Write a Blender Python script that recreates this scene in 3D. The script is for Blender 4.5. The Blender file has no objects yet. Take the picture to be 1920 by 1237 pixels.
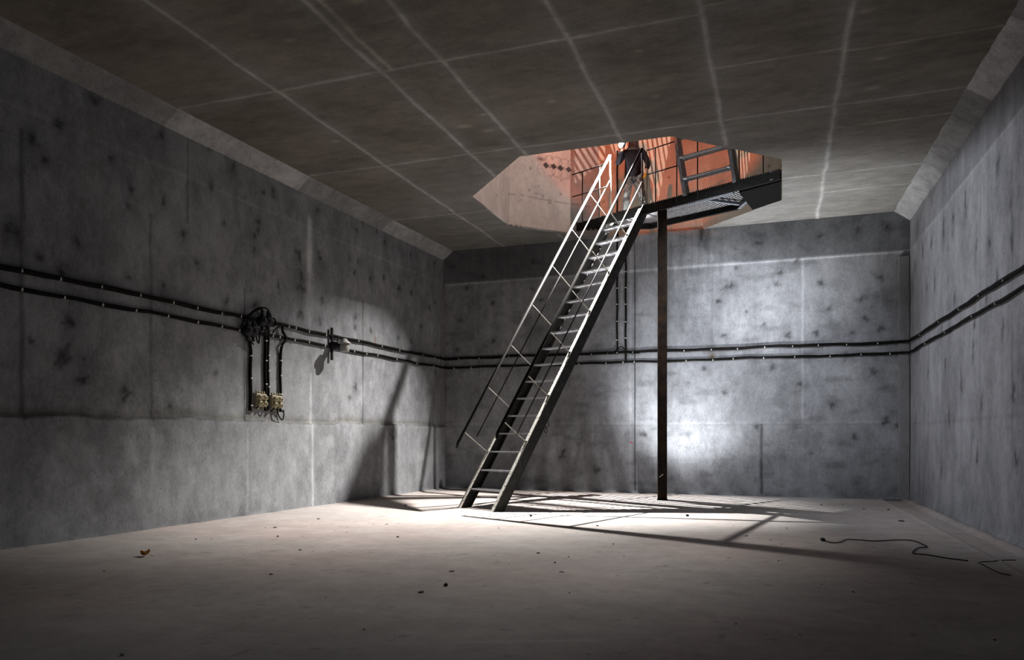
import bpy, bmesh, math, random
import numpy as np
from mathutils import Vector, Matrix

# ------------------------------------------------------------------ camera
F = 1420.0; CX = 960.0; HY = 818.0; CH = 1.3
TH = math.atan(505 / 1420.0); SN, CS = math.sin(TH), math.cos(TH)
scn = bpy.context.scene
col = scn.collection
cd = bpy.data.cameras.new('camera'); cam = bpy.data.objects.new('camera', cd); col.objects.link(cam)
cam.location = (0, 0, CH); cam.rotation_euler = (math.radians(90), 0, TH)
cd.sensor_width = 36; cd.lens = F / 1920 * 36; cd.shift_y = (HY - 618.5) / 1920
cd.clip_start = 0.05; cd.clip_end = 100
scn.camera = cam
scn.view_settings.view_transform = 'Standard'; scn.view_settings.look = 'None'
scn.view_settings.exposure = 0.0; scn.view_settings.gamma = 1.0; scn.view_settings.use_curve_mapping = False
scn.cycles.use_denoising = True
scn.cycles.max_bounces = 6; scn.cycles.diffuse_bounces = 5
scn.cycles.sample_clamp_indirect = 4.0
scn.cycles.caustics_reflective = False; scn.cycles.caustics_refractive = False

# ------------------------------------------------------------------ world and lights
w = bpy.data.worlds.new('world'); scn.world = w; w.use_nodes = True
w.node_tree.nodes['Background'].inputs[0].default_value = (0.02, 0.022, 0.028, 1)
w.node_tree.nodes['Background'].inputs[1].default_value = 1.0

def lamp_ob(name, kind, loc, target=None, energy=100, color=(1, 1, 1), **kw):
    l = bpy.data.lights.new(name, kind); l.energy = energy; l.color = color
    for k, v in kw.items(): setattr(l, k, v)
    o = bpy.data.objects.new(name, l); col.objects.link(o); o.location = loc
    if target is not None:
        o.rotation_euler = (Vector(target) - Vector(loc)).to_track_quat('-Z', 'Y').to_euler()
    return o

LAMP = Vector((-3.31, 16.45, 7.745))          # the torch in the person's hand
LO = LAMP + Vector((-0.02, -0.10, -0.04))
lamp_ob('torch_beam', 'SPOT', LO, (-2.7, 14.5, 0), 11000, (1.0, 0.985, 0.97), spot_size=math.radians(54), spot_blend=0.9, shadow_soft_size=0.008)
lamp_ob('torch_halo', 'SPOT', LO, (-5.8, 13.2, 0), 11500, (1.0, 0.955, 0.91), spot_size=math.radians(68), spot_blend=1.0, shadow_soft_size=0.012)
lamp_ob('torch_flood', 'SPOT', LO, (-3.6, 11.0, 0), 3100, (1.0, 0.95, 0.91), spot_size=math.radians(54), spot_blend=0.75, shadow_soft_size=0.012)
lamp_ob('torch_spill', 'SPOT', LO, LO + Vector((0.1, -.72, -.7)), 60, (0.92, 0.95, 1.0), spot_size=math.radians(124), spot_blend=0.8, shadow_soft_size=0.05)
# a torch standing behind the column, shining up the back wall
lamp_ob('column_torch', 'SPOT', (-2.22, 15.82, 1.25), (-1.95, 17.35, 2.1), 340, (0.96, 0.98, 1.0),
        spot_size=math.radians(122), spot_blend=0.8, shadow_soft_size=0.03)
lamp_ob('ceiling_uplight', 'SPOT', (-1.0, 15.9, 1.4), (0.0, 16.2, 5.9), 1300, (0.97, 0.98, 1.0),  # added spot with no body, brightens the ceiling right of the opening
        spot_size=math.radians(82), spot_blend=1.0, shadow_soft_size=0.10)
# wide and cool fill spots added in the shaft mouth, no fixtures there
lamp_ob('shaft_wide_fill', 'SPOT', (-1.80, 12.15, 6.2), (-0.8, 17.35, 2.7), 1500, (0.88, 0.92, 1.0),
        spot_size=math.radians(64), spot_blend=1.0, shadow_soft_size=0.30)
lamp_ob('shaft_cool_fill', 'SPOT', (-4.4, 13.3, 6.4), (2.5, 13.0, 2.9), 1500, (0.87, 0.91, 1.0),
        spot_size=math.radians(70), spot_blend=1.0, shadow_soft_size=0.30)
lamp_ob('shaft_orange_lamp', 'SPOT', (-3.6, 12.2, 8.0), (-2.6, 17.2, 9.75), 860, (1.0, 0.125, 0.0),
        spot_size=math.radians(86), spot_blend=0.2, shadow_soft_size=0.03)
lamp_ob('stripe_lamp', 'SPOT', (-2.6, 13.2, 9.7), (-3.2, 16.6, 7.0), 1150, (1.0, 0.72, 0.63),
        spot_size=math.radians(120), spot_blend=0.2, shadow_soft_size=0.003)
# dim fill added for the near half of the chamber, no source there
lamp_ob('chamber_fill', 'POINT', (-2.5, 2.6, 3.5), None, 21, (0.78, 0.87, 1.0), shadow_soft_size=1.2)

# ------------------------------------------------------------------ geometry of the room
def ray(x, y):
    a = (x - CX) / F; b = (HY - y) / F
    return np.array([-SN + a * CS, CS + a * SN, b])
O0 = np.array([0, 0, CH])
def hit(x, y, P, N):
    d = ray(x, y); N = np.array(N, float)
    return O0 + d * (np.dot(np.array(P) - O0, N) / np.dot(d, N))
def hz(x, y, z): return hit(x, y, (0, 0, z), (0, 0, 1))
H = 5.93; YB = 17.35; YF = -4.0
def XL(y): return -7.99 - (YB - y) * 0.034
def XR(y): return 2.48 + (YB - y) * 0.024
OCT = [(-5.65, 13.55), (-4.08, 11.85), (-1.60, 11.83), (0.01, 13.43), (0.01, 15.72), (-1.65, YB), (-4.02, YB), (-5.65, 15.72)]

# ------------------------------------------------------------------ helpers
def tag(o, label=None, cat=None, group=None, kind=None):
    if label: o['label'] = label
    if cat: o['category'] = cat
    if group: o['group'] = group
    if kind: o['kind'] = kind
    return o
def empty(name, loc, rz=0.0):
    o = bpy.data.objects.new(name, None); col.objects.link(o)
    o.location = loc; o.rotation_euler = (0, 0, rz); o.empty_display_size = 0.2
    return o
def link(name, me, m, parent=None, smooth=False):
    me.materials.append(m)
    if smooth:
        me.polygons.foreach_set('use_smooth', [True] * len(me.polygons))
    o = bpy.data.objects.new(name, me); col.objects.link(o)
    if parent is not None:
        o.parent = parent
        bpy.context.view_layer.update()
        o.matrix_parent_inverse = parent.matrix_world.inverted()
    return o

class MB:
    """collects simple solids into one mesh, all in world coordinates"""
    def __init__(s): s.bm = bmesh.new()
    def hexa(s, p):      # 8 points: bottom 4 then top 4
        v = [s.bm.verts.new(q) for q in p]
        for f in ((3, 2, 1, 0), (4, 5, 6, 7), (0, 1, 5, 4), (1, 2, 6, 5), (2, 3, 7, 6), (3, 0, 4, 7)):
            s.bm.faces.new([v[i] for i in f])
        return s
    def box(s, c, sz, rz=0.0):
        c = Vector(c); R = Matrix.Rotation(rz, 3, 'Z'); P = []
        for z in (-1, 1):
            for x, y in ((-1, -1), (1, -1), (1, 1), (-1, 1)):
                P.append(c + R @ Vector((x * sz[0] / 2, y * sz[1] / 2, z * sz[2] / 2)))
        return s.hexa(P)
    def bar(s, a, b, wd, ht, side):     # box beam from a to b; side = direction of its width
        a = Vector(a); b = Vector(b); u = (b - a).normalized()
        sd = Vector(side); sd = (sd - u * sd.dot(u)).normalized(); up = sd.cross(u).normalized()
        P = []
        for q in (a, b):
            for i, j in ((-1, -1), (1, -1), (1, 1), (-1, 1)):
                P.append(q + sd * (i * wd / 2) + up * (j * ht / 2))
        return s.hexa(P)
    def tube(s, pts, r, n=8, cap=True):
        pts = [Vector(p) for p in pts]; rings = []
        rs = r if isinstance(r, (list, tuple)) else [r] * len(pts)
        ref = None
        for i, p in enumerate(pts):
            t = (pts[min(i + 1, len(pts) - 1)] - pts[max(i - 1, 0)]).normalized()
            if ref is None:
                ref = Vector((0, 0, 1)) if abs(t.z) < .9 else Vector((1, 0, 0))
            a = (ref - t * ref.dot(t)).normalized(); b = t.cross(a); ref = a
            rings.append([s.bm.verts.new(p + (a * math.cos(2 * math.pi * k / n) + b * math.sin(2 * math.pi * k / n)) * rs[i]) for k in range(n)])
        for i in range(len(rings) - 1):
            for k in range(n):
                s.bm.faces.new((rings[i][k], rings[i][(k + 1) % n], rings[i + 1][(k + 1) % n], rings[i + 1][k]))
        if cap:
            s.bm.faces.new(list(reversed(rings[0]))); s.bm.faces.new(rings[-1])
        return s
    def lathe(s, base, axis, prof, n=20):   # prof: (radius, distance along axis)
        base = Vector(base); ax = Vector(axis).normalized()
        a = (Vector((0, 0, 1)) if abs(ax.z) < .9 else Vector((1, 0, 0))); a = (a - ax * a.dot(ax)).normalized(); b = ax.cross(a)
        rings = [[s.bm.verts.new(base + ax * h + (a * math.cos(2 * math.pi * k / n) + b * math.sin(2 * math.pi * k / n)) * max(r, 1e-4)) for k in range(n)] for r, h in prof]
        for i in range(len(rings) - 1):
            for k in range(n):
                s.bm.faces.new((rings[i][k], rings[i][(k + 1) % n], rings[i + 1][(k + 1) % n], rings[i + 1][k]))
        s.bm.faces.new(list(reversed(rings[0]))); s.bm.faces.new(rings[-1])
        return s
    def build(s, name, m, parent=None, smooth=False, bevel=0):
        bmesh.ops.recalc_face_normals(s.bm, faces=s.bm.faces)
        me = bpy.data.meshes.new(name); s.bm.to_mesh(me); s.bm.free()
        o = link(name, me, m, parent, smooth)
        if bevel:
            b = o.modifiers.new('bevel', 'BEVEL'); b.width = bevel; b.segments = 2; b.limit_method = 'ANGLE'
        return o

def smooth_path(pts, n=6):
    P = [Vector(p) for p in pts]; out = []
    for i in range(len(P) - 1):
        p0 = P[max(i - 1, 0)]; p1 = P[i]; p2 = P[i + 1]; p3 = P[min(i + 2, len(P) - 1)]
        for k in range(n):
            t = k / n
            out.append(0.5 * ((2 * p1) + (p2 - p0) * t + (2 * p0 - 5 * p1 + 4 * p2 - p3) * t * t + (3 * p1 - p0 - 3 * p2 + p3) * t ** 3))
    out.append(P[-1]); return out

# numpy value noise
def vnoise(a, b, scale, seed):
    r = np.random.RandomState(seed); G = r.rand(256, 256)
    x = a / scale + 1000.0; y = b / scale + 1000.0
    xi = np.floor(x).astype(int); yi = np.floor(y).astype(int); fx = x - xi; fy = y - yi
    fx = fx * fx * (3 - 2 * fx); fy = fy * fy * (3 - 2 * fy)
    g = lambda i, j: G[i % 256, j % 256]
    return (g(xi, yi) * (1 - fx) + g(xi + 1, yi) * fx) * (1 - fy) + (g(xi, yi + 1) * (1 - fx) + g(xi + 1, yi + 1) * fx) * fy
def fbm(a, b, scale, seed, octv=4):
    s = 0; t = 0; w_ = 1
    for i in range(octv):
        s = s + w_ * vnoise(a, b, scale / 2 ** i, seed + i); t += w_; w_ *= 0.55
    return s / t

# ------------------------------------------------------------------ materials
def newmat(name):
    m = bpy.data.materials.new(name); m.use_nodes = True
    nt = m.node_tree; return m, nt, nt.nodes['Principled BSDF']
def concrete(name, c_dark, c_light, scale=(1, 1, 1), rough=0.85, bump=0.35, attr=True, spec=0.3, pores=True):
    m, nt, bs = newmat(name); N = nt.nodes; Lk = nt.links
    tc = N.new('ShaderNodeTexCoord'); mp = N.new('ShaderNodeMapping'); mp.inputs['Scale'].default_value = scale
    Lk.new(tc.outputs['Object'], mp.inputs[0])
    def noise(sc, det, rg=0.6, src=mp):
        n = N.new('ShaderNodeTexNoise'); n.inputs['Scale'].default_value = sc; n.inputs['Detail'].default_value = det
        n.inputs['Roughness'].default_value = rg; Lk.new(src.outputs[0], n.inputs['Vector']); return n
    n1 = noise(0.8, 8, 0.68); n2 = noise(4.5, 8, 0.78); n3 = noise(34, 3, 0.75)
    def mth(op, a, b):
        x = N.new('ShaderNodeMath'); x.operation = op
        for i, v in enumerate((a, b)):
            if isinstance(v, (int, float)): x.inputs[i].default_value = v
            else: Lk.new(v, x.inputs[i])
        return x.outputs[0]
    s = mth('ADD', mth('MULTIPLY', n1.outputs[0], 0.38), mth('MULTIPLY', n2.outputs[0], 0.42))
    s = mth('ADD', s, mth('MULTIPLY', n3.outputs[0], 0.20))
    rp = N.new('ShaderNodeValToRGB'); rp.color_ramp.elements[0].position = 0.38; rp.color_ramp.elements[1].position = 0.62
    rp.color_ramp.elements[0].color = (*c_dark, 1); rp.color_ramp.elements[1].color = (*c_light, 1)
    Lk.new(s, rp.inputs[0]); c = rp.outputs[0]
    def mul(a, b):
        x = N.new('ShaderNodeMix'); x.data_type = 'RGBA'; x.blend_type = 'MULTIPLY'; x.inputs[0].default_value = 1
        Lk.new(a, x.inputs[6]); Lk.new(b, x.inputs[7]); return x.outputs[2]
    if pores:
        v = N.new('ShaderNodeTexVoronoi'); v.inputs['Scale'].default_value = 7.0; Lk.new(tc.outputs['Object'], v.inputs['Vector'])
        pr = N.new('ShaderNodeValToRGB'); pr.color_ramp.elements[0].position = 0.035; pr.color_ramp.elements[1].position = 0.085
        pr.color_ramp.elements[0].color = (0.35, 0.34, 0.33, 1); pr.color_ramp.elements[1].color = (1, 1, 1, 1)
        Lk.new(v.outputs['Distance'], pr.inputs[0]); c = mul(c, pr.outputs[0])
    if attr:
        at = N.new('ShaderNodeAttribute'); at.attribute_name = 'stain'; c = mul(c, at.outputs['Color'])
    Lk.new(c, bs.inputs['Base Color'])
    bs.inputs['Roughness'].default_value = rough; bs.inputs['Specular IOR Level'].default_value = spec
    b = N.new('ShaderNodeBump'); b.inputs['Strength'].default_value = bump; b.inputs['Distance'].default_value = 0.02
    h = mth('ADD', mth('MULTIPLY', n2.outputs[0], 0.7), mth('MULTIPLY', n3.outputs[0], 0.3))
    Lk.new(h, b.inputs['Height']); Lk.new(b.outputs[0], bs.inputs['Normal'])
    return m
def simple(name, c, rough=0.5, metal=0.0, var=0.0, vs=20, emit=None, bump=0.0, c2=None, lo=0.45, hi=0.6, spec=0.5):
    m, nt, bs = newmat(name); N = nt.nodes; Lk = nt.links
    bs.inputs['Base Color'].default_value = (*c, 1); bs.inputs['Roughness'].default_value = rough; bs.inputs['Metallic'].default_value = metal; bs.inputs['Specular IOR Level'].default_value = spec
    if var or c2 or bump:
        tc = N.new('ShaderNodeTexCoord'); n = N.new('ShaderNodeTexNoise'); n.inputs['Scale'].default_value = vs; n.inputs['Detail'].default_value = 5; n.inputs['Roughness'].default_value = .65
        Lk.new(tc.outputs['Object'], n.inputs['Vector'])
        r = N.new('ShaderNodeValToRGB'); c2 = c2 or tuple(x * (1 - var) for x in c)
        r.color_ramp.elements[0].position = lo; r.color_ramp.elements[1].position = hi
        r.color_ramp.elements[0].color = (*c2, 1); r.color_ramp.elements[1].color = (*c, 1)
        Lk.new(n.outputs[0], r.inputs[0]); Lk.new(r.outputs[0], bs.inputs['Base Color'])
        if bump:
            b = N.new('ShaderNodeBump'); b.inputs['Strength'].default_value = bump; b.inputs['Distance'].default_value = 0.01
            Lk.new(n.outputs[0], b.inputs['Height']); Lk.new(b.outputs[0], bs.inputs['Normal'])
    if emit:
        bs.inputs['Emission Color'].default_value = (*emit[0], 1); bs.inputs['Emission Strength'].default_value = emit[1]
    return m
M = {
 'wall': concrete('wall_concrete', (0.125, 0.125, 0.127), (0.32, 0.32, 0.32), (1.0, 1.0, 0.6)),
 'trimc': concrete('strip_concrete', (0.13, 0.13, 0.135), (0.25, 0.25, 0.255), (1.0, 1.0, 0.55), attr=False),
 'ceil': concrete('ceiling_concrete', (0.135, 0.13, 0.12), (0.27, 0.262, 0.25), (0.7, 1.3, 1.0), pores=False),
 'floor': concrete('floor_screed', (0.28, 0.257, 0.243), (0.43, 0.40, 0.38), (1, 1, 1), rough=0.8, bump=0.15, pores=False),
 'shaft': concrete('shaft_concrete', (0.26, 0.25, 0.245), (0.44, 0.43, 0.42), (1.2, 1.2, 0.8), pores=True),
 'steel': simple('painted_dark_steel', (0.014, 0.013, 0.012), 0.7, 0.0, c2=(0.006, 0.006, 0.006), vs=18, spec=0.15),
 'grey': simple('grey_painted_steel', (0.24, 0.26, 0.30), 0.5, 0.2, var=0.4, vs=14),
 'grate': simple('galvanised_grating', (0.42, 0.42, 0.44), 0.5, 0.3, var=0.35, vs=30),
 'flaked': simple('flaking_white_and_olive_paint', (0.72, 0.71, 0.66), 0.6, 0.0, c2=(0.16, 0.16, 0.11), vs=26, lo=0.40, hi=0.45, bump=0.3),
 'web': simple('dark_olive_channel_web', (0.028, 0.027, 0.022), 0.6, 0.1, c2=(0.010, 0.010, 0.009), vs=9, bump=0.2),
 'rail': simple('handrail_steel', (0.014, 0.013, 0.011), 0.6, 0.0, c2=(0.005, 0.0045, 0.004), vs=24, spec=0.25),
 'raild': simple('darker_handrail_steel', (0.008, 0.0075, 0.007), 0.75, 0.0, c2=(0.003, 0.003, 0.003), vs=24, spec=0.05),  # darker copy of the handrail steel
 'gratd': simple('dull_step_grating', (0.42, 0.43, 0.46), 0.6, 0.2, var=0.35, vs=30),
 'rod': simple('bare_thin_steel_rod', (0.30, 0.29, 0.25), 0.5, 0.1, var=0.4, vs=30, spec=0.3),
 'rust': simple('rusty_column_steel', (0.026, 0.015, 0.009), 0.9, 0.0, spec=0.1, c2=(0.009, 0.007, 0.006), vs=5, lo=0.4, hi=0.66, bump=0.3),
 'cable': simple('black_cable_sheath', (0.008, 0.0075, 0.0065), 0.85, 0.0, spec=0.12, c2=(0.004, 0.004, 0.0035), vs=12),
 'clip': simple('bright_cable_clip', (0.62, 0.60, 0.55), 0.4, 0.3),
 'box': simple('dark_blue_black_plastic', (0.007, 0.007, 0.012), 0.6, 0.0, var=0.4, spec=0.25),
 'ivory': simple('ivory_bakelite', (0.46, 0.41, 0.27), 0.45, 0.0, var=0.35, vs=40),
 'glass': simple('dusty_lamp_glass', (0.30, 0.30, 0.28), 0.3, 0.0, var=0.2, vs=50),
 'enamel': simple('grey_enamel', (0.42, 0.42, 0.40), 0.4, 0.0, var=0.3, vs=40),
 'jacket': simple('dark_navy_jacket_cloth', (0.007, 0.010, 0.018), 0.9, 0.0, spec=0.15, c2=(0.003, 0.004, 0.007), vs=7, bump=0.6),
 'camo': simple('camouflage_trouser_cloth', (0.10, 0.13, 0.125), 0.9, 0.0, c2=(0.014, 0.018, 0.018), vs=11, lo=0.46, hi=0.54, bump=0.5),
 'skin': simple('skin', (0.45, 0.28, 0.20), 0.6),
 'hair': simple('dark_knit_cap', (0.02, 0.02, 0.022), 0.9, 0.0, var=0.4, vs=60),
 'boot': simple('black_boot_leather', (0.02, 0.018, 0.016), 0.6),
 'glove': simple('yellow_work_glove', (0.72, 0.44, 0.03), 0.7, 0.0, c2=(0.42, 0.26, 0.03), vs=40),
 'torch': simple('black_torch_body', (0.02, 0.02, 0.02), 0.4, 0.4),
 'lens': simple('lit_torch_lens', (1, 1, 1), 0.3, emit=((1.0, 0.98, 0.95), 220.0)),
 'stone': simple('dark_rubble', (0.05, 0.043, 0.037), 0.9, 0.0, var=0.5, vs=60),
 'pale': simple('pale_rubble', (0.5, 0.48, 0.45), 0.9, 0.0, var=0.4, vs=60),
 'leaf': simple('orange_brown_leaf', (0.60, 0.30, 0.05), 0.7, 0.0, c2=(0.35, 0.15, 0.03), vs=30),
 'red': simple('red_paint_mark', (0.45, 0.05, 0.07), 0.7),
}

# ------------------------------------------------------------------ dense surfaces with their stains
def make_surface(name, A, B, posf, stainf, m, dispf=None, nrm=None, keep=None, snap=None):
    """A, B: parameter axes; posf(a,b)->xyz arrays; dispf(a,b)->metres along nrm; stainf(a,b)->rgb"""
    a, b = np.meshgrid(A, B, indexing='ij'); na, nb = a.shape
    P = np.stack(posf(a, b), -1).astype(float)
    if dispf is not None:
        P = P + dispf(a, b)[..., None] * np.array(nrm)
    C = stainf(a, b)
    P = P.reshape(-1, 3); C = C.reshape(-1, 3)
    i, j = np.meshgrid(np.arange(na - 1), np.arange(nb - 1), indexing='ij'); i = i.ravel(); j = j.ravel()
    q = np.stack([i * nb + j, (i + 1) * nb + j, (i + 1) * nb + j + 1, i * nb + j + 1], -1)
    if keep is not None:
        ctr = P[q].mean(1); k = keep(ctr[:, 0], ctr[:, 1], ctr[:, 2]); kept = q[k]
        if snap is not None:
            used = np.zeros(len(P), bool); used[kept.ravel()] = True
            gone = np.zeros(len(P), bool); gone[q[~k].ravel()] = True
            bd = used & gone; P[bd] = snap(P[bd])
        q = kept
    used = np.unique(q.ravel()); rm = np.full(len(P), -1); rm[used] = np.arange(len(used))
    P = P[used]; C = C[used]; q = rm[q]
    if nrm is not None:
        e1 = P[q[0, 1]] - P[q[0, 0]]; e2 = P[q[0, 3]] - P[q[0, 0]]
        if np.dot(np.cross(e1, e2), nrm) < 0: q = q[:, ::-1]
    me = bpy.data.meshes.new(name); me.vertices.add(len(P)); me.vertices.foreach_set('co', P.ravel())
    me.loops.add(q.size); me.loops.foreach_set('vertex_index', q.ravel().astype(np.int32))
    me.polygons.add(len(q)); me.polygons.foreach_set('loop_start', np.arange(0, q.size, 4, dtype=np.int32))
    me.polygons.foreach_set('use_smooth', np.ones(len(q), bool))
    at = me.color_attributes.new('stain', 'FLOAT_COLOR', 'POINT')
    at.data.foreach_set('color', np.concatenate([C, np.ones((len(C), 1))], 1).astype(np.float32).ravel())
    me.update(calc_edges=True); me.validate()
    me.materials.append(m)
    o = bpy.data.objects.new(name, me); col.objects.link(o)
    o['kind'] = 'structure'
    return o
def spots(T, a, b, lst, seed=3):
    for k, (u, v, ru, rv, s) in enumerate(lst):
        du = (a - u) / ru; dv = (b - v) / rv
        near = (abs(du) < 4) & (abs(dv) < 4)
        if not near.any(): continue
        A = a[near]; B = b[near]
        wx = (fbm(A, B, 0.09, seed + k, 3) - .5) * 1.9; wy = (fbm(A, B, 0.09, seed + k + 700, 3) - .5) * 1.9
        r2 = (du[near] + wx) ** 2 + (dv[near] + wy) ** 2
        core = np.exp(-r2 * 2.2) * s; halo = np.exp(-r2 * .45) * s * .38
        T[near] *= (1 - np.clip(core + halo, 0, .93))[..., None]
def vline(T, a, b, u, v0, v1, wd, amt, wob=0.02, seed=1):
    uu = u + wob * (fbm(b, b * 0, 0.5, seed, 3) - .5) * 2
    k = np.exp(-((a - uu) / wd) ** 2) * ((b > v0) & (b < v1))
    k = k * (0.45 + 1.1 * fbm(a, b, 0.3, seed + 5, 3))
    T *= (1 + amt * k)[..., None]
def ax(*seg):
    out = []
    for lo, hi, st in seg:
        n = max(1, int(round((hi - lo) / st))); out += list(np.linspace(lo, hi, n + 1)[:-1])
    out.append(seg[-1][1]); return np.array(out)
def base_T(a): return np.ones(a.shape + (3,))

# wall plane parameters: u measured from the back corner towards the camera
dL = np.array([XL(YF) - XL(YB), YF - YB]); lenL = np.linalg.norm(dL); dL /= lenL
dR = np.array([XR(YF) - XR(YB), YF - YB]); lenR = np.linalg.norm(dR); dR /= lenR
PL = np.array([XL(YB), YB, 0]); PR = np.array([XR(YB), YB, 0])
nL = np.array([-dL[1], dL[0], 0]); nR = np.array([dR[1], -dR[0], 0])
def uvL(x, y): p = hit(x, y, PL, nL); return float(np.dot(p[:2] - PL[:2], dL)), float(p[2])
def uvR(x, y): p = hit(x, y, PR, nR); return float(np.dot(p[:2] - PR[:2], dR)), float(p[2])
def uvB(x, y): p = hit(x, y, (0, YB, 0), (0, 1, 0)); return float(p[0]), float(p[2])
def wallL(u, z, off=0.0): return Vector((PL[0] + dL[0] * u + nL[0] * off, PL[1] + dL[1] * u + nL[1] * off, z))
def wallR(u, z, off=0.0): return Vector((PR[0] + dR[0] * u + nR[0] * off, PR[1] + dR[1] * u + nR[1] * off, z))
def wallB(x, z, off=0.0): return Vector((x, YB - off, z))

SL = [(82,297,1.2),(246,356,1.3),(242,390,1.3),(308,379,1.4),(301,251,1.8),(176,185,1.5),(74,480,1.3),(397,349,.9),(420,420,.9),(392,273,1.1),(437,313,1.3),
 (118,507,1.8),(146,458,1.3),(370,496,1.5),(512,360,1.6),(494,360,1.1),(486,417,1.3),(485,430,1.3),(476,442,1.2),(478,467,1.2),(597,394,1.4),(669,430,1.2),(680,417,1.2),
 (706,432,1.0),(722,454,1.5),(770,476,1.3),(814,497,1.2),(561,475,1.8),(600,485,1.8),(655,484,1.0),(672,490,1.1),(665,512,1.2),(695,522,1.7),(748,541,1.5),(771,549,1.2),
 (522,537,1.6),(564,538,2.6),(566,516,1.9),(605,563,1.4),(815,568,1.3),(805,578,1.1),(562,590,1.7),(599,600,1.4),(666,595,1.0),(666,615,1.3),(423,563,1.2),(478,571,1.4),
 (132,604,2.0),(116,665,2.4),(158,675,1.0),(153,713,2.4),(233,736,2.6),(306,534,1.3),(242,519,1.1),(695,621,1.1),(746,635,1.1),(772,640,1.1),(666,727,1.6),(816,698,1.1),
 (815,649,1.1),(732,815,3.0),(656,746,1.0),(60,255,1.6),(20,430,1.8),(110,232,1.4),(210,300,1.2),(345,440,1.1),(405,700,1.2),(60,640,1.5),(320,760,1.0),(720,520,1.0),(790,610,1.0)]
spL = []
for x, y, r in SL:
    u, z = uvL(x, y); spL.append((u, z, 0.052 * r, 0.062 * r, 0.60))
def stainL(a, b):
    T = base_T(a) * np.array([.96, 1.0, 1.05])
    cl = fbm(a, b, 1.3, 11, 4); T *= (0.80 + 0.42 * cl)[..., None]
    st = fbm(a, b * 0.12, 0.35, 31, 4)                      # vertical runs
    T *= (0.86 + 0.28 * st)[..., None]
    blot = np.clip((fbm(a, b, 0.55, 51, 5) - 0.56) * 5, 0, 1); T *= (1 - 0.22 * blot)[..., None]
    # lime bloom
    bl = np.clip((fbm(a + 3, b, 0.4, 71, 5) - 0.60) * 6, 0, 1); T *= (1 + 0.22 * bl)[..., None]
    spots(T, a, b, spL, 100)
    for px, y0, y1, wd, am in ((41, 240, 790, .03, -.35), (283, 400, 790, .025, -.3), (458, 540, 790, .02, -.45), (583, 700, 950, .03, .5), (680, 560, 795, .02, -.4), (460, 800, 960, .02, .25), (283, 800, 900, .03, .2), (352, 240, 420, .02, -.3), (735, 800, 900, .02, -.2)):
        u, z1 = uvL(px, y0); _, z0 = uvL(px, y1); vline(T, a, b, u, max(z0, 0), z1, wd, am * 1.6, 0.015, int(px))
    # white lime run under the chamfer
    u, z1 = uvL(580, 400); _, z0 = uvL(580, 620)
    k = np.exp(-((a - u) / (0.05 + 0.07 * np.clip((z1 - b) / 1.5, 0, 1) * np.clip((b - z0) / 1.0, 0, 1))) ** 2) * np.clip((z1 - b) * 6, 0, 1) * np.clip((b - z0) / 1.3, 0, 1)
    T *= (1 + 2.0 * k * (0.3 + fbm(a * 4, b * .3, 0.12, 7, 3)))[..., None]
    # seam of the upper band
    sz = 5.13 + 0.03 * (fbm(a, a * 0, 1.0, 4, 3) - .5)
    T *= (1 + 0.22 * np.exp(-((b - sz) / 0.02) ** 2))[..., None]
    T *= np.where(b > sz, 0.96, 1.0)[..., None]
    # stepped joint
    zj = 1.55 + 0.10 * (fbm(a, a * 0, 0.7, 9, 5) - .5)
    bw = np.clip((b - zj) / 0.01, 0, 1) * np.exp(-(np.clip(b - zj, 0, 9) / (.07 + .12 * fbm(a, a * 0, .5, 13, 3))) ** 4); T *= (1 - bw[..., None] * np.array([.30, .32, .38]))  # brown band above the step, its shading painted in
    T *= (1 - 0.5 * np.exp(-((b - zj) / 0.014) ** 2))[..., None]
    T *= np.where(b < zj, 1.06, 1.0)[..., None]
    # a rusty run
    u, z = uvL(703, 640); k = np.exp(-((a - u) / .05) ** 2 - ((b - z) / .16) ** 2); T *= (1 - k[..., None] * np.array([.25, .45, .55]))
    # darker towards the foot
    T *= (1 - 0.45 * np.exp(-b / 0.07) * fbm(a, b, .3, 19, 3))[..., None]
    return np.clip(T, 0.05, 2.4)
def dispL(a, b):
    zj = 1.55 + 0.10 * (fbm(a, a * 0, 0.7, 9, 5) - .5)
    return 0.045 * (1 - np.clip((b - zj) / 0.02, 0, 1)) + 0.012 * (fbm(a, b, 1.5, 5, 3) - .5) + 0.03 * np.exp(-b / 0.03) * fbm(a, b, .2, 3, 2)
make_surface('wall_left', ax((0, 12.3, .03), (12.3, lenL, .3)), ax((0, H, .03)),
             lambda a, b: (PL[0] + dL[0] * a, PL[1] + dL[1] * a, b), stainL, M['wall'], dispL, nL)

SB = [(1381,503,1.3),(1370,534,2.4),(1348,566,1.8),(1465,510,1.7),(1493,489,1.4),(1457,534,1.4),(1475,628,1.9),(1359,630,1.5),(1434,607,1.3),(1401,585,.9),(1650,520,2.0),(1540,530,1.4),
 (1624,595,1.9),(1650,616,1.7),(1531,625,1.5),(1598,624,1.1),(1618,561,2.0),(1664,429,1.4),(1609,432,1.5),(1538,443,1.3),(1208,813,1.4),(924,568,1.2),(1015,562,1.3),(864,600,1.8),
 (858,655,1.3),(927,638,1.4),(1000,490,1.2),(998,541,1.0),(1422,456,1.5),(1555,578,1.2),(1585,668,2.0),(1640,700,2.2),(1500,720,1.6),(1450,690,1.4),(1560,760,1.6),(1660,790,2.2),(1600,820,1.8),
 (1358,735,1.6),(1420,800,1.2),(1240,650,1.0),(905,520,1.2),(850,500,1.6),(1520,850,1.6),(1685,800,1.8),(1320,690,1.2),(1055,850,2.2),(1120,880,1.8),(875,540,1.4)]
spB = []
for x, y, r in SB:
    u, z = uvB(x, y); spB.append((u, z, 0.055 * r, 0.05 * r, 0.55))
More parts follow.
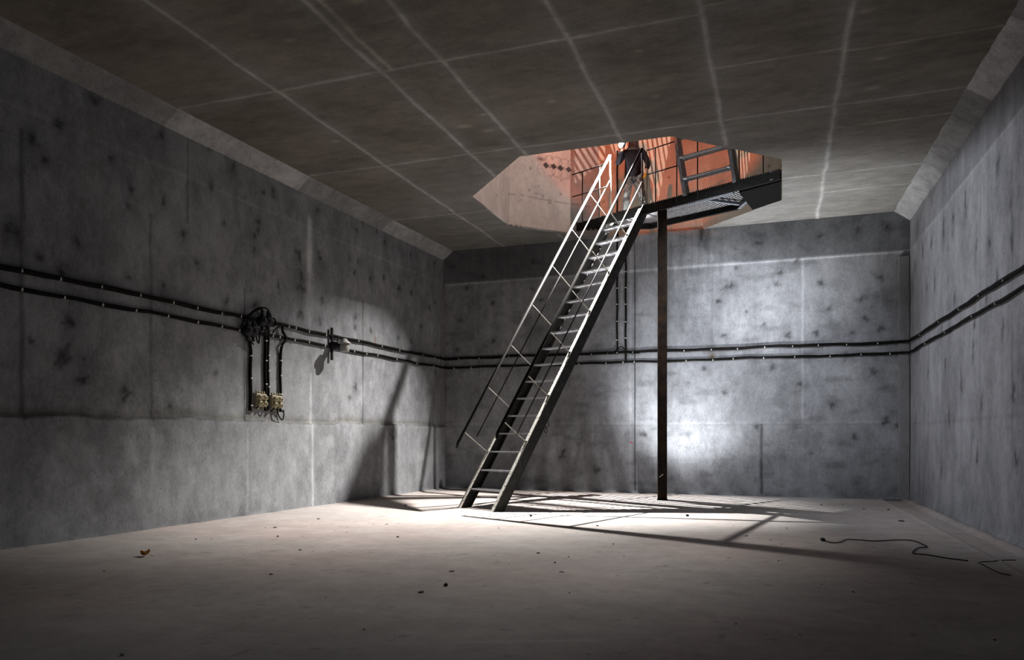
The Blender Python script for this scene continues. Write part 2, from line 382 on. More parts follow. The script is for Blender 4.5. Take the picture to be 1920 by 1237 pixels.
def stainB(a, b):
    T = base_T(a) * np.array([0.97, 1.0, 1.06])
    cl = fbm(a, b, 1.1, 12, 4); T *= (0.78 + 0.45 * cl)[..., None]
    st = fbm(a, b * 0.10, 0.30, 33, 4); T *= (0.88 + 0.24 * st)[..., None]
    blot = np.clip((fbm(a, b * 2.2, 0.5, 53, 5) - 0.56) * 5, 0, 1); T *= (1 - 0.30 * blot)[..., None]
    spots(T, a, b, spB, 300)
    # upper beam band: darker, except for a paler streaked stretch below the shaft
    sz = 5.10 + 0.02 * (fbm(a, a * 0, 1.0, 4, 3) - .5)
    pale_span = np.clip((a + 4.3) / 0.5, 0, 1) * np.clip((-0.75 - a) / 0.9, 0, 1)
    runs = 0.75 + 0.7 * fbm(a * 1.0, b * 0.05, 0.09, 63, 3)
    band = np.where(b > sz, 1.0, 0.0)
    T *= (1 - band * (1 - pale_span) * 0.50)[..., None]
    T *= (1 + (runs - 1) * pale_span * np.clip((b - 3.4) / 1.8, 0, 1) * 0.9)[..., None]
    T *= (1 + 0.42 * np.exp(-((b - sz) / 0.028) ** 2) * (0.4 + fbm(a, b, .5, 8, 3)))[..., None]
    for px, y0, y1, wd, am in ((1190, 440, 915, .012, -.45), (1182, 470, 900, .03, .3), (1428, 795, 925, .035, -.6), (1428, 800, 925, .02, -.3), (1505, 485, 790, .022, .45), (1335, 490, 650, .02, -.25), (1112, 780, 900, .02, .2), (897, 520, 760, .02, -.18), (1690, 470, 900, .02, .4)):
        u, z1 = uvB(px, y0); _, z0 = uvB(px, y1); vline(T, a, b, u, max(z0, 0), z1, wd, am, 0.012, int(px))
    zj = 1.60 + 0.03 * (fbm(a, a * 0, 0.8, 9, 4) - .5)
    T *= (1 + 0.22 * np.exp(-((b - zj) / 0.03) ** 2) * (2 * fbm(a, b, .7, 28, 3) - .5))[..., None]
    T *= (1 - 0.25 * np.exp(-((b - zj + .04) / 0.02) ** 2) * fbm(a, b, .3, 29, 3))[..., None]
    # rust and dark runs beside the cables
    u, z = uvB(1335, 668); k = np.exp(-((a - u) / .06) ** 2 - ((b - z) / .08) ** 2); T *= (1 - k[..., None] * np.array([.5, .65, .8]))
    u, z = uvB(1318, 440); k = np.exp(-((a - u) / .12) ** 2 - ((b - z) / .35) ** 2) * fbm(a, b * .3, .08, 39, 3) * 1.4; T *= (1 - np.clip(k, 0, .8)[..., None])
    # darker at the foot and below a wavy line low on the wall
    T *= (1 - 0.55 * np.exp(-b / 0.10) * fbm(a, b, .3, 19, 3))[..., None]
    T *= (1 - 0.16 * np.clip((0.75 + 0.25 * fbm(a, a * 0, .8, 44, 4) - b) / .08, 0, 1))[..., None]
    return np.clip(T, 0.05, 2.4)
def dispB(a, b):
    return 0.02 * np.clip((b - 5.10) / 0.02, 0, 1) + 0.010 * (fbm(a, b, 1.2, 6, 3) - .5) + 0.03 * np.exp(-b / 0.03) * fbm(a, b, .2, 3, 2)
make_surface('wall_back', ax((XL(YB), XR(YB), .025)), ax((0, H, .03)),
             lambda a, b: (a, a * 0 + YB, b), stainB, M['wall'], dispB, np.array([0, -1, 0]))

SR = [(1787,414,1.9),(1769,429,1.7),(1746,454,1.5),(1730,472,1.6),(1752,537,1.3),(1773,683,1.3),(1824,655,1.3),(1802,721,1.6),(1827,601,1.2),(1790,561,1.2),(1855,460,1.5),(1898,457,1.5),
 (1870,320,1.8),(1810,380,1.4),(1895,380,1.6),(1738,540,1.2),(1720,430,1.3),(1850,560,1.0),(1880,620,1.3),(1765,620,1.1),(1740,700,1.2),(1840,760,1.3),(1900,740,1.5),(1780,780,1.2),(1832,860,1.4),(1765,880,1.2),
 (1905,860,1.6),(1870,520,1.0),(1830,470,1.2),(1715,500,1.1)]
spR = []
for x, y, r in SR:
    u, z = uvR(x, y); spR.append((u, z, 0.05 * r, 0.12 * r, 0.55))
def stainR(a, b):
    T = base_T(a) * np.array([.98, 0.99, 1.04])
    cl = fbm(a, b * .6, 1.3, 14, 4); T *= (0.80 + 0.42 * cl)[..., None]
    st = fbm(a, b * 0.10, 0.30, 35, 4); T *= (0.80 + 0.40 * st)[..., None]
    spots(T, a, b, spR, 500)
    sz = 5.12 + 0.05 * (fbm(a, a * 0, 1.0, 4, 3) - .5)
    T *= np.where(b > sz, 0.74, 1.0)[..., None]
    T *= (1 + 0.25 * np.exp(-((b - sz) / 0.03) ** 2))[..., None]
    for px, y0, y1, wd, am in ((1778, 420, 800, .02, -.3), (1838, 300, 800, .02, -.35), (1742, 440, 700, .02, -.2), (1898, 300, 900, .03, -.25)):
        u, z1 = uvR(px, y0); _, z0 = uvR(px, y1); vline(T, a, b, u, max(z0, 0), z1, wd, am, 0.012, int(px))
    T *= (1 - 0.5 * np.exp(-b / 0.12) * fbm(a, b, .3, 19, 3))[..., None]
    T *= (1 - 0.14 * np.exp(-((b - 1.55) / 0.03) ** 2))[..., None]
    return np.clip(T, 0.05, 2.4)
def dispR(a, b):
    return 0.014 * (fbm(a, b, 1.2, 16, 3) - .5) + 0.06 * np.exp(-b / 0.06) * fbm(a, b, .4, 3, 2)
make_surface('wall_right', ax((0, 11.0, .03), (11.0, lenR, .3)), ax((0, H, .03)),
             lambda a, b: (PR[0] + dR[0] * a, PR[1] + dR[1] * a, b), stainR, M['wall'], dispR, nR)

make_surface('wall_front', ax((XL(YF), XR(YF), .5)), ax((0, H, .5)), lambda a, b: (a, a * 0 + YF, b), lambda a, b: base_T(a), M['wall'], None, np.array([0, 1.0, 0]))

# ceiling
def in_oct(x, y):
    r = np.ones(x.shape, bool)
    for k in range(8):
        x0, y0 = OCT[k]; x1, y1 = OCT[(k + 1) % 8]
        r &= ((x1 - x0) * (y - y0) - (y1 - y0) * (x - x0)) > 0
    return r
if not in_oct(np.array([-2.8]), np.array([14.5]))[0]:
    OCT_S = -1
else: OCT_S = 1
def in_oct2(x, y):
    r = np.ones(x.shape, bool)
    for k in range(8):
        x0, y0 = OCT[k]; x1, y1 = OCT[(k + 1) % 8]
        r &= OCT_S * ((x1 - x0) * (y - y0) - (y1 - y0) * (x - x0)) > 0
    return r
def snap_oct(P):
    out = P.copy(); best = np.full(len(P), 1e9)
    for k in range(8):
        a = np.array(OCT[k]); b = np.array(OCT[(k + 1) % 8]); d = b - a
        t = np.clip(((P[:, :2] - a) @ d) / (d @ d), 0, 1); q = a + t[:, None] * d
        dist = np.linalg.norm(P[:, :2] - q, axis=1); k_ = dist < best
        out[k_, 0] = q[k_, 0]; out[k_, 1] = q[k_, 1]; best[k_] = dist[k_]
    return out
def joints(x, y):
    """strength of the raised mortar seams between the formwork panels"""
    J = np.zeros(x.shape); wob = 0.035
    def add(dist, msk, wd=0.03, amt=1.0):
        nonlocal J
        J = np.maximum(J, amt * np.exp(-(dist / wd) ** 2) * msk)
    n1 = (fbm(y, y * 0, 0.7, 81, 4) - .5) * 2 * wob; n2 = (fbm(x, x * 0, 0.7, 91, 4) - .5) * 2 * wob
    for X0, y0, y1 in ((-6.37, 0, 17.4), (-4.79, 0, 17.4), (-3.94, 0, 11.9), (-2.34, 0, 11.9), (-.82, 0, 12.5), (.72, 0, 17.4), (-4.63, 0, 8.5)):
        add(x - X0 - n1, (y > y0) & (y < y1), 0.028, 1.0)
    for Y0, x0, x1 in ((8.50, -8, -.82), (8.35, -.82, .72), (11.47, -8, 3), (14.43, -8, -5.6), (5.5, -8, 3), (9.82, -.82, .72), (12.32, .72, 3), (14.43, 0, 3), (15.5, .72, 3), (9.9, .72, 3)):
        add(y - Y0 - n2, (x > x0) & (x < x1), 0.022, 0.8)
    return J
def stainC(t, y):
    x = XL(y) + (XR(y) - XL(y)) * t
    T = base_T(x)
    J = joints(x, y)
    # faint lime haze either side of a seam
    Jw = np.zeros(x.shape)
    for X0 in (-6.37, -4.79, -3.94, -2.34, -.82, .72): Jw = np.maximum(Jw, np.exp(-np.abs(x - X0) / 0.16))
    for Y0 in (8.5, 11.47, 14.43, 5.5): Jw = np.maximum(Jw, .8 * np.exp(-np.abs(y - Y0) / 0.13))
    n = fbm(x, y, 1.0, 21, 5); n2 = fbm(x * .35, y, 0.16, 61, 4)
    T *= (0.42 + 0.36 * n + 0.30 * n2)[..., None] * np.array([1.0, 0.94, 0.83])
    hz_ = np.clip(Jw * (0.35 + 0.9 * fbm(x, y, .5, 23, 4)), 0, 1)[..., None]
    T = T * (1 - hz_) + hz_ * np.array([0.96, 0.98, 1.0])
    # lighter towards the shaft edge and the back wall: bounced light painted in
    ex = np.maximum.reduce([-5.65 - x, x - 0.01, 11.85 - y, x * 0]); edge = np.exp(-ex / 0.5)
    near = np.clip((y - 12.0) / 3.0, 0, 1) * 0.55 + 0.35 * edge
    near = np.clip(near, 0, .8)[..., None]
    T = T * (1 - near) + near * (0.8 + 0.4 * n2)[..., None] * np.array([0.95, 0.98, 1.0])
    T *= (1 + 1.15 * J * (0.35 + 0.9 * fbm(x, y, .25, 27, 3)))[..., None]
    for (px, py, r) in ((543, 76, .06), (870, 237, .12), (915, 245, .08), (905, 215, .06), (670, 0, .1), (1635, 165, .10), (1650, 110, .10), (1625, 20, .08), (1035, 190, .06), (1198, 95, .05), (1230, 180, .05), (500, 405, .08), (630, 265, .06)):
        p = hz(px, py, H); k = np.exp(-(((x - p[0]) / r) ** 2 + ((y - p[1]) / (r * .6)) ** 2)); T *= (1 + 0.8 * k)[..., None]
    return np.clip(T, 0.05, 2.2)
def dispC(t, y):
    x = XL(y) + (XR(y) - XL(y)) * t
    return 0.012 * joints(x, y) + 0.008 * (fbm(x, y, 1.5, 5, 3) - .5)
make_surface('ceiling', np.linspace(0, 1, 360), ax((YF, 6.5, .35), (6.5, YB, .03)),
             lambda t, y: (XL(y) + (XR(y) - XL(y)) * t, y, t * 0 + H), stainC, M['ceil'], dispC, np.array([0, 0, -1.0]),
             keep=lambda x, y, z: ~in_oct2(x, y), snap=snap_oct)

# chamfers between ceiling and side walls
def chamfer(name, side, segs, m):
    A = ax((YF, 6, .4), (6, YB, .035)); B = np.linspace(-0.06, 1.06, 9)
    def pos(y, t):
        n = 0.012 * (fbm(y, t, .25, 41, 4) - .5) * 2
        x = (XL(y) + 0.27 * (1 - t) + n) if side < 0 else (XR(y) - 0.30 * (1 - t) + n)
        return x, y, H - 0.21 * t + n
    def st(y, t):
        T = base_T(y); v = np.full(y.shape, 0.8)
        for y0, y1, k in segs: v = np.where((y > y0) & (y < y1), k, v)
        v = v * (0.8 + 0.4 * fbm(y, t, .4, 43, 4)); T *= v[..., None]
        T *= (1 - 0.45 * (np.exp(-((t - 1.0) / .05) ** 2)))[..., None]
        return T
    make_surface(name, A, B, pos, st, m, None, np.array([-side * .6, 0, -.8]))
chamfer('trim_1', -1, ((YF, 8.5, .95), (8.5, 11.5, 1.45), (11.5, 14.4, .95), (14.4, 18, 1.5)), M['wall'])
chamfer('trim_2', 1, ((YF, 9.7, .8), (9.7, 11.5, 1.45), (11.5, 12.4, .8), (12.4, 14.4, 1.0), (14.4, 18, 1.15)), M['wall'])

# floor
def stainF(t, y):
    x = XL(y) - .3 + (XR(y) - XL(y) + .6) * t
    T = base_T(x)
    n = fbm(x, y, 1.4, 22, 5); n2 = fbm(x * .6, y, 0.25, 62, 4)
    T *= (0.74 + 0.34 * n + 0.18 * n2)[..., None]
    # reddish dust
    rd = np.clip((fbm(x, y, 2.2, 65, 4) - .42) * 3, 0, 1)[..., None] * 0.10; T *= (1 - rd * np.array([0.0, .8, 1.0]))
    # dark grit gathered below the walls
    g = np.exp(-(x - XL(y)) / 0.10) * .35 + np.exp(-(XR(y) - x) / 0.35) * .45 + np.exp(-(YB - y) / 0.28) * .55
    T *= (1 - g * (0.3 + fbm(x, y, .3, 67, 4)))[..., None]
    sp = np.clip((fbm(x, y, 0.09, 69, 2) - .80) * 12, 0, 1); T *= (1 - .35 * sp)[..., None]
    # loose gravel patch by the column
    p = hz(1390, 948, 0); k = np.exp(-(((x - p[0]) / .8) ** 2 + ((y - p[1]) / 1.2) ** 2)); gp = np.clip((fbm(x, y, .13, 73, 3) - .52) * 8, 0, 1); T *= (1 - .5 * k * gp)[..., None]
    # pale scrapes
    for (x0, y0, x1, y1) in ((860, 1203, 1110, 1200), (1560, 1150, 1640, 1170), (880, 990, 960, 975)):
        a = hz(x0, y0, 0)[:2]; b = hz(x1, y1, 0)[:2]; d = b - a; L2 = d @ d
        tt = np.clip(((x - a[0]) * d[0] + (y - a[1]) * d[1]) / L2, 0, 1); ds = np.hypot(x - a[0] - tt * d[0], y - a[1] - tt * d[1]); T *= (1 + .3 * np.exp(-(ds / .02) ** 2))[..., None]
    return np.clip(T, .05, 2)
def dispF(t, y):
    x = XL(y) - .3 + (XR(y) - XL(y) + .6) * t
    r1 = np.exp(-((x - (XR(y) - 0.55)) / .035) ** 2) * (y > 8.2); r2 = np.exp(-((x - (XR(y) - .10)) / .06) ** 2)
    r3 = np.exp(-((x - (XL(y) + .08)) / .06) ** 2)
    return 0.012 * (fbm(x, y, 2.0, 5, 3) - .5) + (.022 * r1 + .04 * r2 + .02 * r3) * (.4 + fbm(x, y, .4, 77, 3)) - .02 * (x > XR(y) - .52) * (x < XR(y) - .16)
make_surface('floor', np.linspace(0, 1, 330), ax((YF, 3.8, .35), (3.8, YB + .1, .035)),
             lambda t, y: (XL(y) - .3 + (XR(y) - XL(y) + .6) * t, y, t * 0), stainF, M['floor'], dispF, np.array([0, 0, 1.0]))

# shallow pilaster strips in the two back corners
b = MB(); b.box((XR(YB) - 0.11, YB - 0.02, 2.50), (0.20, 0.07, 5.0)); tag(b.build('trim_3', M['trimc'], bevel=.01), kind='structure')
b = MB(); q = wallL(0.10, 3.35, 0.015); b.box(q, (0.05, 0.17, 3.5), math.atan2(dL[1], dL[0]) + math.pi / 2); tag(b.build('trim_4', M['trimc'], bevel=.01), kind='structure')

# shaft walls
ZS = 9.9
DIAM = [(1024, 310), (1038, 312), (1051, 315), (1066, 318)]
for k in range(8):
    p0 = np.array(OCT[k]); p1 = np.array(OCT[(k + 1) % 8]); d = p1 - p0; Ln = np.linalg.norm(d); d = d / Ln
    cen = np.array([-2.8, 14.6]); nn = np.array([-d[1], d[0]])
    if nn @ (cen - p0) < 0: nn = -nn
    fine = k in (4, 5, 6, 7)
    def stS(a, bz, p0=p0, d=d, nn=nn, k=k):
        T = base_T(a) * (0.62 if k in (6, 7) else 0.95) * np.array([1, .98, .95] if k in (6, 7) else [1, .9, .74]); T *= (0.82 + 0.36 * fbm(a + k * 7, bz, .8, 15, 4))[..., None]  # orange light's hue painted in; left pair darkened to dim its lamplight
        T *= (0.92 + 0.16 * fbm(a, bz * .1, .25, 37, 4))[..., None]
        if k in (5, 6):
            P = lambda px, py: (lambda h: (float(np.dot(h[:2] - p0, d)), float(h[2])))(hit(px, py, (p0[0], p0[1], 0), (nn[0], nn[1], 0)))
        if k == 6:      # drilled cores with dark diamonds between them, cracked plaster
            for px, py in DIAM:
                u, z = P(px, py); T[(np.abs(a - u) / .085 + np.abs(bz - z) / .075) < 1] = .05
                for sx in (-.09, .09):
                    for sz in (.10, -.10):
                        rr = np.hypot(a - u - sx, bz - z - sz); T *= (1 - .30 * np.exp(-((rr - .13) / .010) ** 2) * (fbm(a, bz, .2, 57, 2) > .45))[..., None]
            u, z = P(1014, 298); T *= (1 - .8 * np.exp(-((a - u) / .1) ** 2 - ((bz - z) / .05) ** 2))[..., None]
            u0, z0 = P(962, 364); u1, z1 = P(1070, 382)
            zc = z0 + (z1 - z0) * (a - u0) / (u1 - u0) + .05 * (fbm(a, a * 0, .12, 3, 3) - .5)
            T *= (1 - .55 * np.exp(-((bz - zc) / .014) ** 2) * (fbm(a, bz, .1, 59, 2) > .4))[..., None]
            for px, py in ((1003, 362), (1015, 367), (1008, 350), (976, 375)):
                u, z = P(px, py); T *= (1 - .45 * np.exp(-((a - u) / .10) ** 2 - ((bz - z) / .03) ** 2) * (fbm(a, bz, .05, 58, 2) > .5))[..., None]
        for q in range(7):
            rs = np.random.RandomState(k * 31 + q); u = rs.rand() * 2.4; z = 6.1 + rs.rand() * 1.9; T *= (1 - .6 * np.exp(-((a - u) / .03) ** 2 - ((bz - z) / .03) ** 2))[..., None]
        return np.clip(T, .03, 2)
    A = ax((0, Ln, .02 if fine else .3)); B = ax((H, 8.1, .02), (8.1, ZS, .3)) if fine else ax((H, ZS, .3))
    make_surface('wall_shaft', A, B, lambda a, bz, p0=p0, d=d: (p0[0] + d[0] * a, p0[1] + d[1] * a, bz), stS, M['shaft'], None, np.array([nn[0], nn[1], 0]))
b = MB(); b.box((-2.8, 14.6, ZS + .1), (6.4, 6.2, .2)); tag(b.build('ceiling_shaft', M['trimc']), kind='structure')

# ------------------------------------------------------------------ stair frame
R0 = Vector((-4.658, 12.141, 0)); DS = Vector((.476, .8795, 0)).normalized(); NS = Vector((DS.y, -DS.x, 0)); SLP = 1.49; WST = 1.0
def SP(s, w_, z): return R0 + DS * s + NS * w_ + Vector((0, 0, z))
UPS = (DS + Vector((0, 0, SLP))).normalized()         # along the slope
PER = UPS.cross(NS).normalized()
if PER.z < 0: PER = -PER                              # square to the slope, up and towards the foot
S1 = 4.07
stair = empty('steel_stair', SP(0, -.5, 0))
tag(stair, 'long steep steel stair with flaking pale paint rising from the floor into the ceiling opening', 'stair')
for w0, inn in ((0.0, -1), (-WST, 1)):
    b = MB(); pb = lambda s, dz=0: SP(s, w0, SLP * s)
    # web as a slanted plate cut level with the floor at the foot
    dep = 0.21
    back = DS * (dep / math.sin(math.atan(SLP)))      # horizontal offset that gives the plate its depth
    a0 = SP(0, w0, 0); a1 = SP(S1, w0, SLP * S1); t = NS * (inn * .010)
    b.hexa([a0, a0 + back, a0 + back + t, a0 + t, a1, a1 + back - UPS * .0 , a1 + back + t, a1 + t])
    b.build('stringer', M['web'], stair)
    st_ob = [o for o in stair.children if o.name.startswith('stringer')][-1]
    b = MB(); fl = NS * (inn * .085); th = -PER * .010
    b.hexa([a0, a0 + fl, a0 + fl + DS * .012, a0 + DS * .012, a1, a1 + fl, a1 + fl + DS * .012, a1 + DS * .012])
    o = b.build('top_flange', M['flaked'], st_ob); o['label'] = 'flange with flaking white paint'
    b = MB(); c0 = a0 + back; c1 = a1 + back
    b.hexa([c0 - DS * .012, c0 + fl - DS * .012, c0 + fl, c0, c1 - DS * .012, c1 + fl - DS * .012, c1 + fl, c1])
    b.build('bottom_flange', M['web'], st_ob)
    b = MB(); b.bar(a1 + UPS * .0 + PER * .01, a1 + back * .0 - PER * .20, .014, .10, NS); b.build('end_plate', M['grey'], st_ob)
for k in range(1, 18):
    z = .338 * k; s0 = z / SLP + .035; b = MB()
    for j in range(5):
        a = SP(s0 + .045 * j, -WST + .02, z); c = SP(s0 + .045 * j, -.02, z)
        b.bar(a, c, .012 if 0 < j < 4 else .016, .028, DS)
    for w_ in (-WST + .03, -WST * .66, -WST * .34, -.03):
        b.bar(SP(s0 - .005, w_, z - .002), SP(s0 + .185, w_, z - .002), .012, .02, NS)
    b.build('tread', M['grate'], stair)
for nm, w0, off, mo, s0, s1, zt in (('R', -.045, 1.16, .47, .13, 4.12, 0), ('L', -WST + .045, 1.22, .68, -.03, 4.16, 0)):
    # handrail, lower end turned down
    pts = [SP(s0 - .02, w0, SLP * s0 + off - .09), SP(s0, w0, SLP * s0 + off), SP(s1, w0, SLP * s1 + off), SP(s1 + .02, w0, SLP * s1 + off - .02)]
    b = MB(); b.tube(pts[:2] + [pts[2]], [.025, .028, .028], 8); b.build('handrail', M['raild' if nm == 'R' else 'rail'], stair, True)
    b = MB(); sm = s0 + .45; b.tube([SP(sm, w0, SLP * sm + mo), SP(s1 - .0, w0, SLP * s1 + mo)], .013, 6); b.build('mid_rail', M['rail'], stair, True)
    pr = SP(s0 + .15, w0, SLP * (s0 + .15) + off)
    for j in range(7):
        s_ = s0 + .14 + j * .565; top = SP(s_, w0, SLP * s_ + off); bot = top - PER * (off * math.cos(math.atan(SLP)) + .03)
        b = MB(); b.tube([top, bot], .0105, 6); b.build('stanchion', M['rod'], stair, True)
        b = MB(); b.box(bot + PER * .02, (.03, .05, .05), math.atan2(DS.y, DS.x)); b.build('stanchion_lug', M['web'], stair)
    b = MB(); e = SP(s1, w0, SLP * s1 + off); b.tube([e, SP(s1 + .03, w0, 6.05)], .018, 8); b.build('end_post', M['rail' if nm == 'R' else 'rod'], stair, True)

# ------------------------------------------------------------------ platform in the shaft
A_ = Vector((-4.33, 16.50, 0)); B_ = Vector((-.02, 14.40, 0)); C_ = Vector((-.80, 16.12, 0)); E_ = Vector((-2.75, 16.98, 0)); G_ = Vector((-4.12, 16.60, 0))
ZT = 6.08
plat = empty('steel_platform', A_ + Vector((0, 0, 5.9)))
tag(plat, 'black steel walkway with open grating crossing the octagonal ceiling opening', 'platform')
pd = (B_ - A_).normalized(); pn = Vector((-pd.y, pd.x, 0))
def beam(p, q, name, h=.17, m='steel', zt=ZT):
    b = MB(); u = (q - p).normalized(); n_ = Vector((-u.y, u.x, 0))
    P = p + Vector((0, 0, zt - h / 2)); Q = q + Vector((0, 0, zt - h / 2))
    b.bar(P, Q, .012, h, n_)
    for sgn in (-1, 1):
        b.bar(P + n_ * .03 + Vector((0, 0, sgn * (h / 2 - .006))), Q + n_ * .03 + Vector((0, 0, sgn * (h / 2 - .006))), .06, .012, n_)
    return b.build(name, M[m], plat)
beam(A_, B_, 'front_beam'); beam(C_ , E_, 'rear_beam', .15); beam(E_, G_, 'rear_beam', .15); beam(B_ + Vector((-.1, .05, 0)), C_, 'side_beam', .15, 'grey')
poly = [A_, B_, C_, E_, G_]
def clip_line(p, d):      # interval of the line p + t d inside the convex platform outline
    t0, t1 = -9, 9
    for i in range(5):
        a = poly[i]; c = poly[(i + 1) % 5]; e = c - a; n_ = Vector((-e.y, e.x, 0))
        den = n_.dot(d); num = n_.dot(p - a)
        if abs(den) < 1e-9:
            if num < 0: return None
            continue
        t = -num / den
        if den > 0: t0 = max(t0, t)
        else: t1 = min(t1, t)
    return (t0, t1) if t1 > t0 + .03 else None
b = MB(); L_left = 2.0
k = 0
while .03 + .062 * k < 1.5:                       # left bay: bars along the walkway
    p = A_ + pn * (.05 + .062 * k) + Vector((0, 0, ZT - .015)); r = clip_line(Vector((p.x, p.y, 0)), pd); k += 1
    if r is None: continue
    t0 = max(r[0], -1); t1 = min(r[1], L_left)
    if t1 > t0 + .05: b.bar(p + pd * t0, p + pd * t1, .030, .012, pn)
for q in (.1, .6, 1.1, 1.6, 2.0):
    p = A_ + pd * q; r = clip_line(p, pn)
    if r: b.bar(p + pn * r[0] + Vector((0, 0, ZT - .02)), p + pn * r[1] + Vector((0, 0, ZT - .02)), .012, .035, pd)
b.build('grating', M['grate'], plat)
b = MB(); k = 0
while L_left + .03 + .062 * k < 4.75:             # right bay: bars across the walkway
    p = A_ + pd * (L_left + .03 + .062 * k); r = clip_line(p, pn); k += 1
    if r is None: continue
    b.bar(p + pn * (r[0] + .0) + Vector((0, 0, ZT - .015)), p + pn * r[1] + Vector((0, 0, ZT - .015)), .030, .03, pd)
for q in (.35, .7):
    p = A_ + pn * q; r = clip_line(p, pd)
    if r: b.bar(p + pd * max(L_left, r[0]) + Vector((0, 0, ZT - .02)), p + pd * r[1] + Vector((0, 0, ZT - .02)), .012, .035, pn)
b.build('grating', M['grate'], plat)
# serrated upstand seen along the near edge
b = MB(); k = 0
while .05 * k < (B_ - A_).length:
    p = A_ + pd * (.05 * k) + pn * .02 + Vector((0, 0, ZT + .012)); b.bar(p, p + pd * .022, .02, .026, pn); k += 1
b.build('serrated_edge', M['steel'], plat)
# right end gusset and bearing pieces
b = MB(); b.bar(Vector((-1.45, 15.35, ZT - .10)), Vector((-.80, 15.9, ZT - .10)), .07, .05, pn); b.bar(Vector((-1.75, 15.28, ZT - .19)), Vector((-.85, 14.86, ZT - .19)), .05, .03, pn)
b.build('bearing_bracket', M['grey'], plat)
b = MB(); b.hexa([Vector((-.75, 14.85, ZT - .20)), Vector((.0, 14.45, ZT - .20)), Vector((.0, 15.6, ZT - .20)), Vector((-.55, 16.05, ZT - .20)),
                  Vector((-.75, 14.85, ZT - .02)), Vector((.0, 14.45, ZT - .02)), Vector((.0, 15.6, ZT - .02)), Vector((-.55, 16.05, ZT - .02))])
b.build('end_plate', M['raild'], plat)
# guard rails along the near edge
def nearpt(px): # point on the near edge seen at this pixel column
    a = (px - CX) / F; # X = D*(-SN+a*CS), Y = D*(CS+a*SN)
    kx, ky = -SN + a * CS, CS + a * SN
    D = (A_.y * pd.x - A_.x * pd.y) / (ky * pd.x - kx * pd.y); return Vector((kx * D, ky * D, 0))
zr, zm = 7.20, 6.70
lp = [nearpt(x) + pn * .0 for x in (1073, 1092, 1124, 1138)]
b = MB(); b.tube([lp[0] + Vector((0, 0, zr)), lp[3] + Vector((0, 0, zr))], .014, 6); b.build('guard_rail', M['steel'], plat, True)
b = MB(); b.tube([lp[0] + Vector((0, 0, zm)), lp[3] + Vector((0, 0, zm))], .012, 6); b.build('guard_rail', M['steel'], plat, True)
for i in (1, 2):
    b = MB(); b.tube([lp[i] + Vector((0, 0, 5.95)), lp[i] + Vector((0, 0, zr))], .014, 6); b.build('guard_post', M['steel' if i == 1 else 'rail'], plat, True)
rp_ = [nearpt(x) for x in (1213, 1229, 1269, 1308, 1386, 1431, 1462)]
for z in (zr, zm):
    b = MB(); b.tube([rp_[0] + Vector((0, 0, z)), rp_[2] + Vector((0, 0, z))], .014, 6); b.build('guard_rail', M['steel'], plat, True)
    b = MB(); b.tube([rp_[2] + Vector((0, 0, z + (.0 if z == zr else .0))), rp_[2] + pd * .12 + Vector((0, 0, z))], .014, 6); b.build('guard_rail', M['steel'], plat, True)
for i in (0, 1, 2, 3, 4, 5):
    b = MB(); b.tube([rp_[i] + Vector((0, 0, 5.93)), rp_[i] + Vector((0, 0, zr if i < 3 else 7.9))], .012 if i != 0 else .008, 6); b.build('guard_post', M['steel'], plat, True)

# column under the platform
cp = Vector((-2.30, 15.66, 0)); colm = empty('steel_column', cp, math.atan2(pd.y, pd.x))
tag(colm, 'rusty square steel column propping the walkway, standing near the back wall', 'column')
rz = math.radians(12)
b = MB(); b.box(cp + Vector((0, 0, 2.965)), (.185, .16, 5.93), rz); b.build('column_shaft', M['rust'], colm, bevel=.012)
b = MB(); b.box(cp + Vector((0, 0, .011)), (.21, .20, .022), rz); b.build('foot_plate', M['rust'], colm)
b = MB(); b.box(cp + Vector((0, .0, .28)), (.19, .165, .012), rz); b.build('weld_seam', M['rust'], colm)

b = MB(); q = cp + Vector((-.02, -.088, .50)); b.bar(q + Vector((-.05, 0, -.05)), q + Vector((.05, 0, .03)), .012, .006, (1, 0, 0)); b.build('paint_mark', M['clip'], colm)
# ladder-like upper flight
g = Vector((-.14, -.27, 1.0)); foot = (Vector((-1.77, 15.26, ZT)), Vector((-.80, 14.86, ZT)))
upf = empty('upper_stair_flight', (foot[0] + foot[1]) / 2)
tag(upf, 'short grey steep flight of open grating steps standing on the walkway, right of the person', 'stair')
for f_ in foot:
    b = MB(); b.bar(f_ - g * .02, f_ + g * 2.26, .07, .16, (foot[1] - foot[0])); b.build('stringer', M['grey'], upf)
for h in (.27, .65, 1.03, 1.41, 1.79, 2.17):
    b = MB(); a = foot[0] + g * h; c = foot[1] + g * h; sd = (c - a).normalized(); bk = Vector((-sd.y, sd.x, 0))
    for j in range(5):
        b.bar(a + bk * (.05 * j - .1) + sd * .035, c + bk * (.05 * j - .1) - sd * .035, .012, .025, bk)
    for e in (a + sd * .06, c - sd * .06):
        b.bar(e - bk * .13, e + bk * .13, .05, .03, sd)
    b.build('tread', M['gratd'], upf)

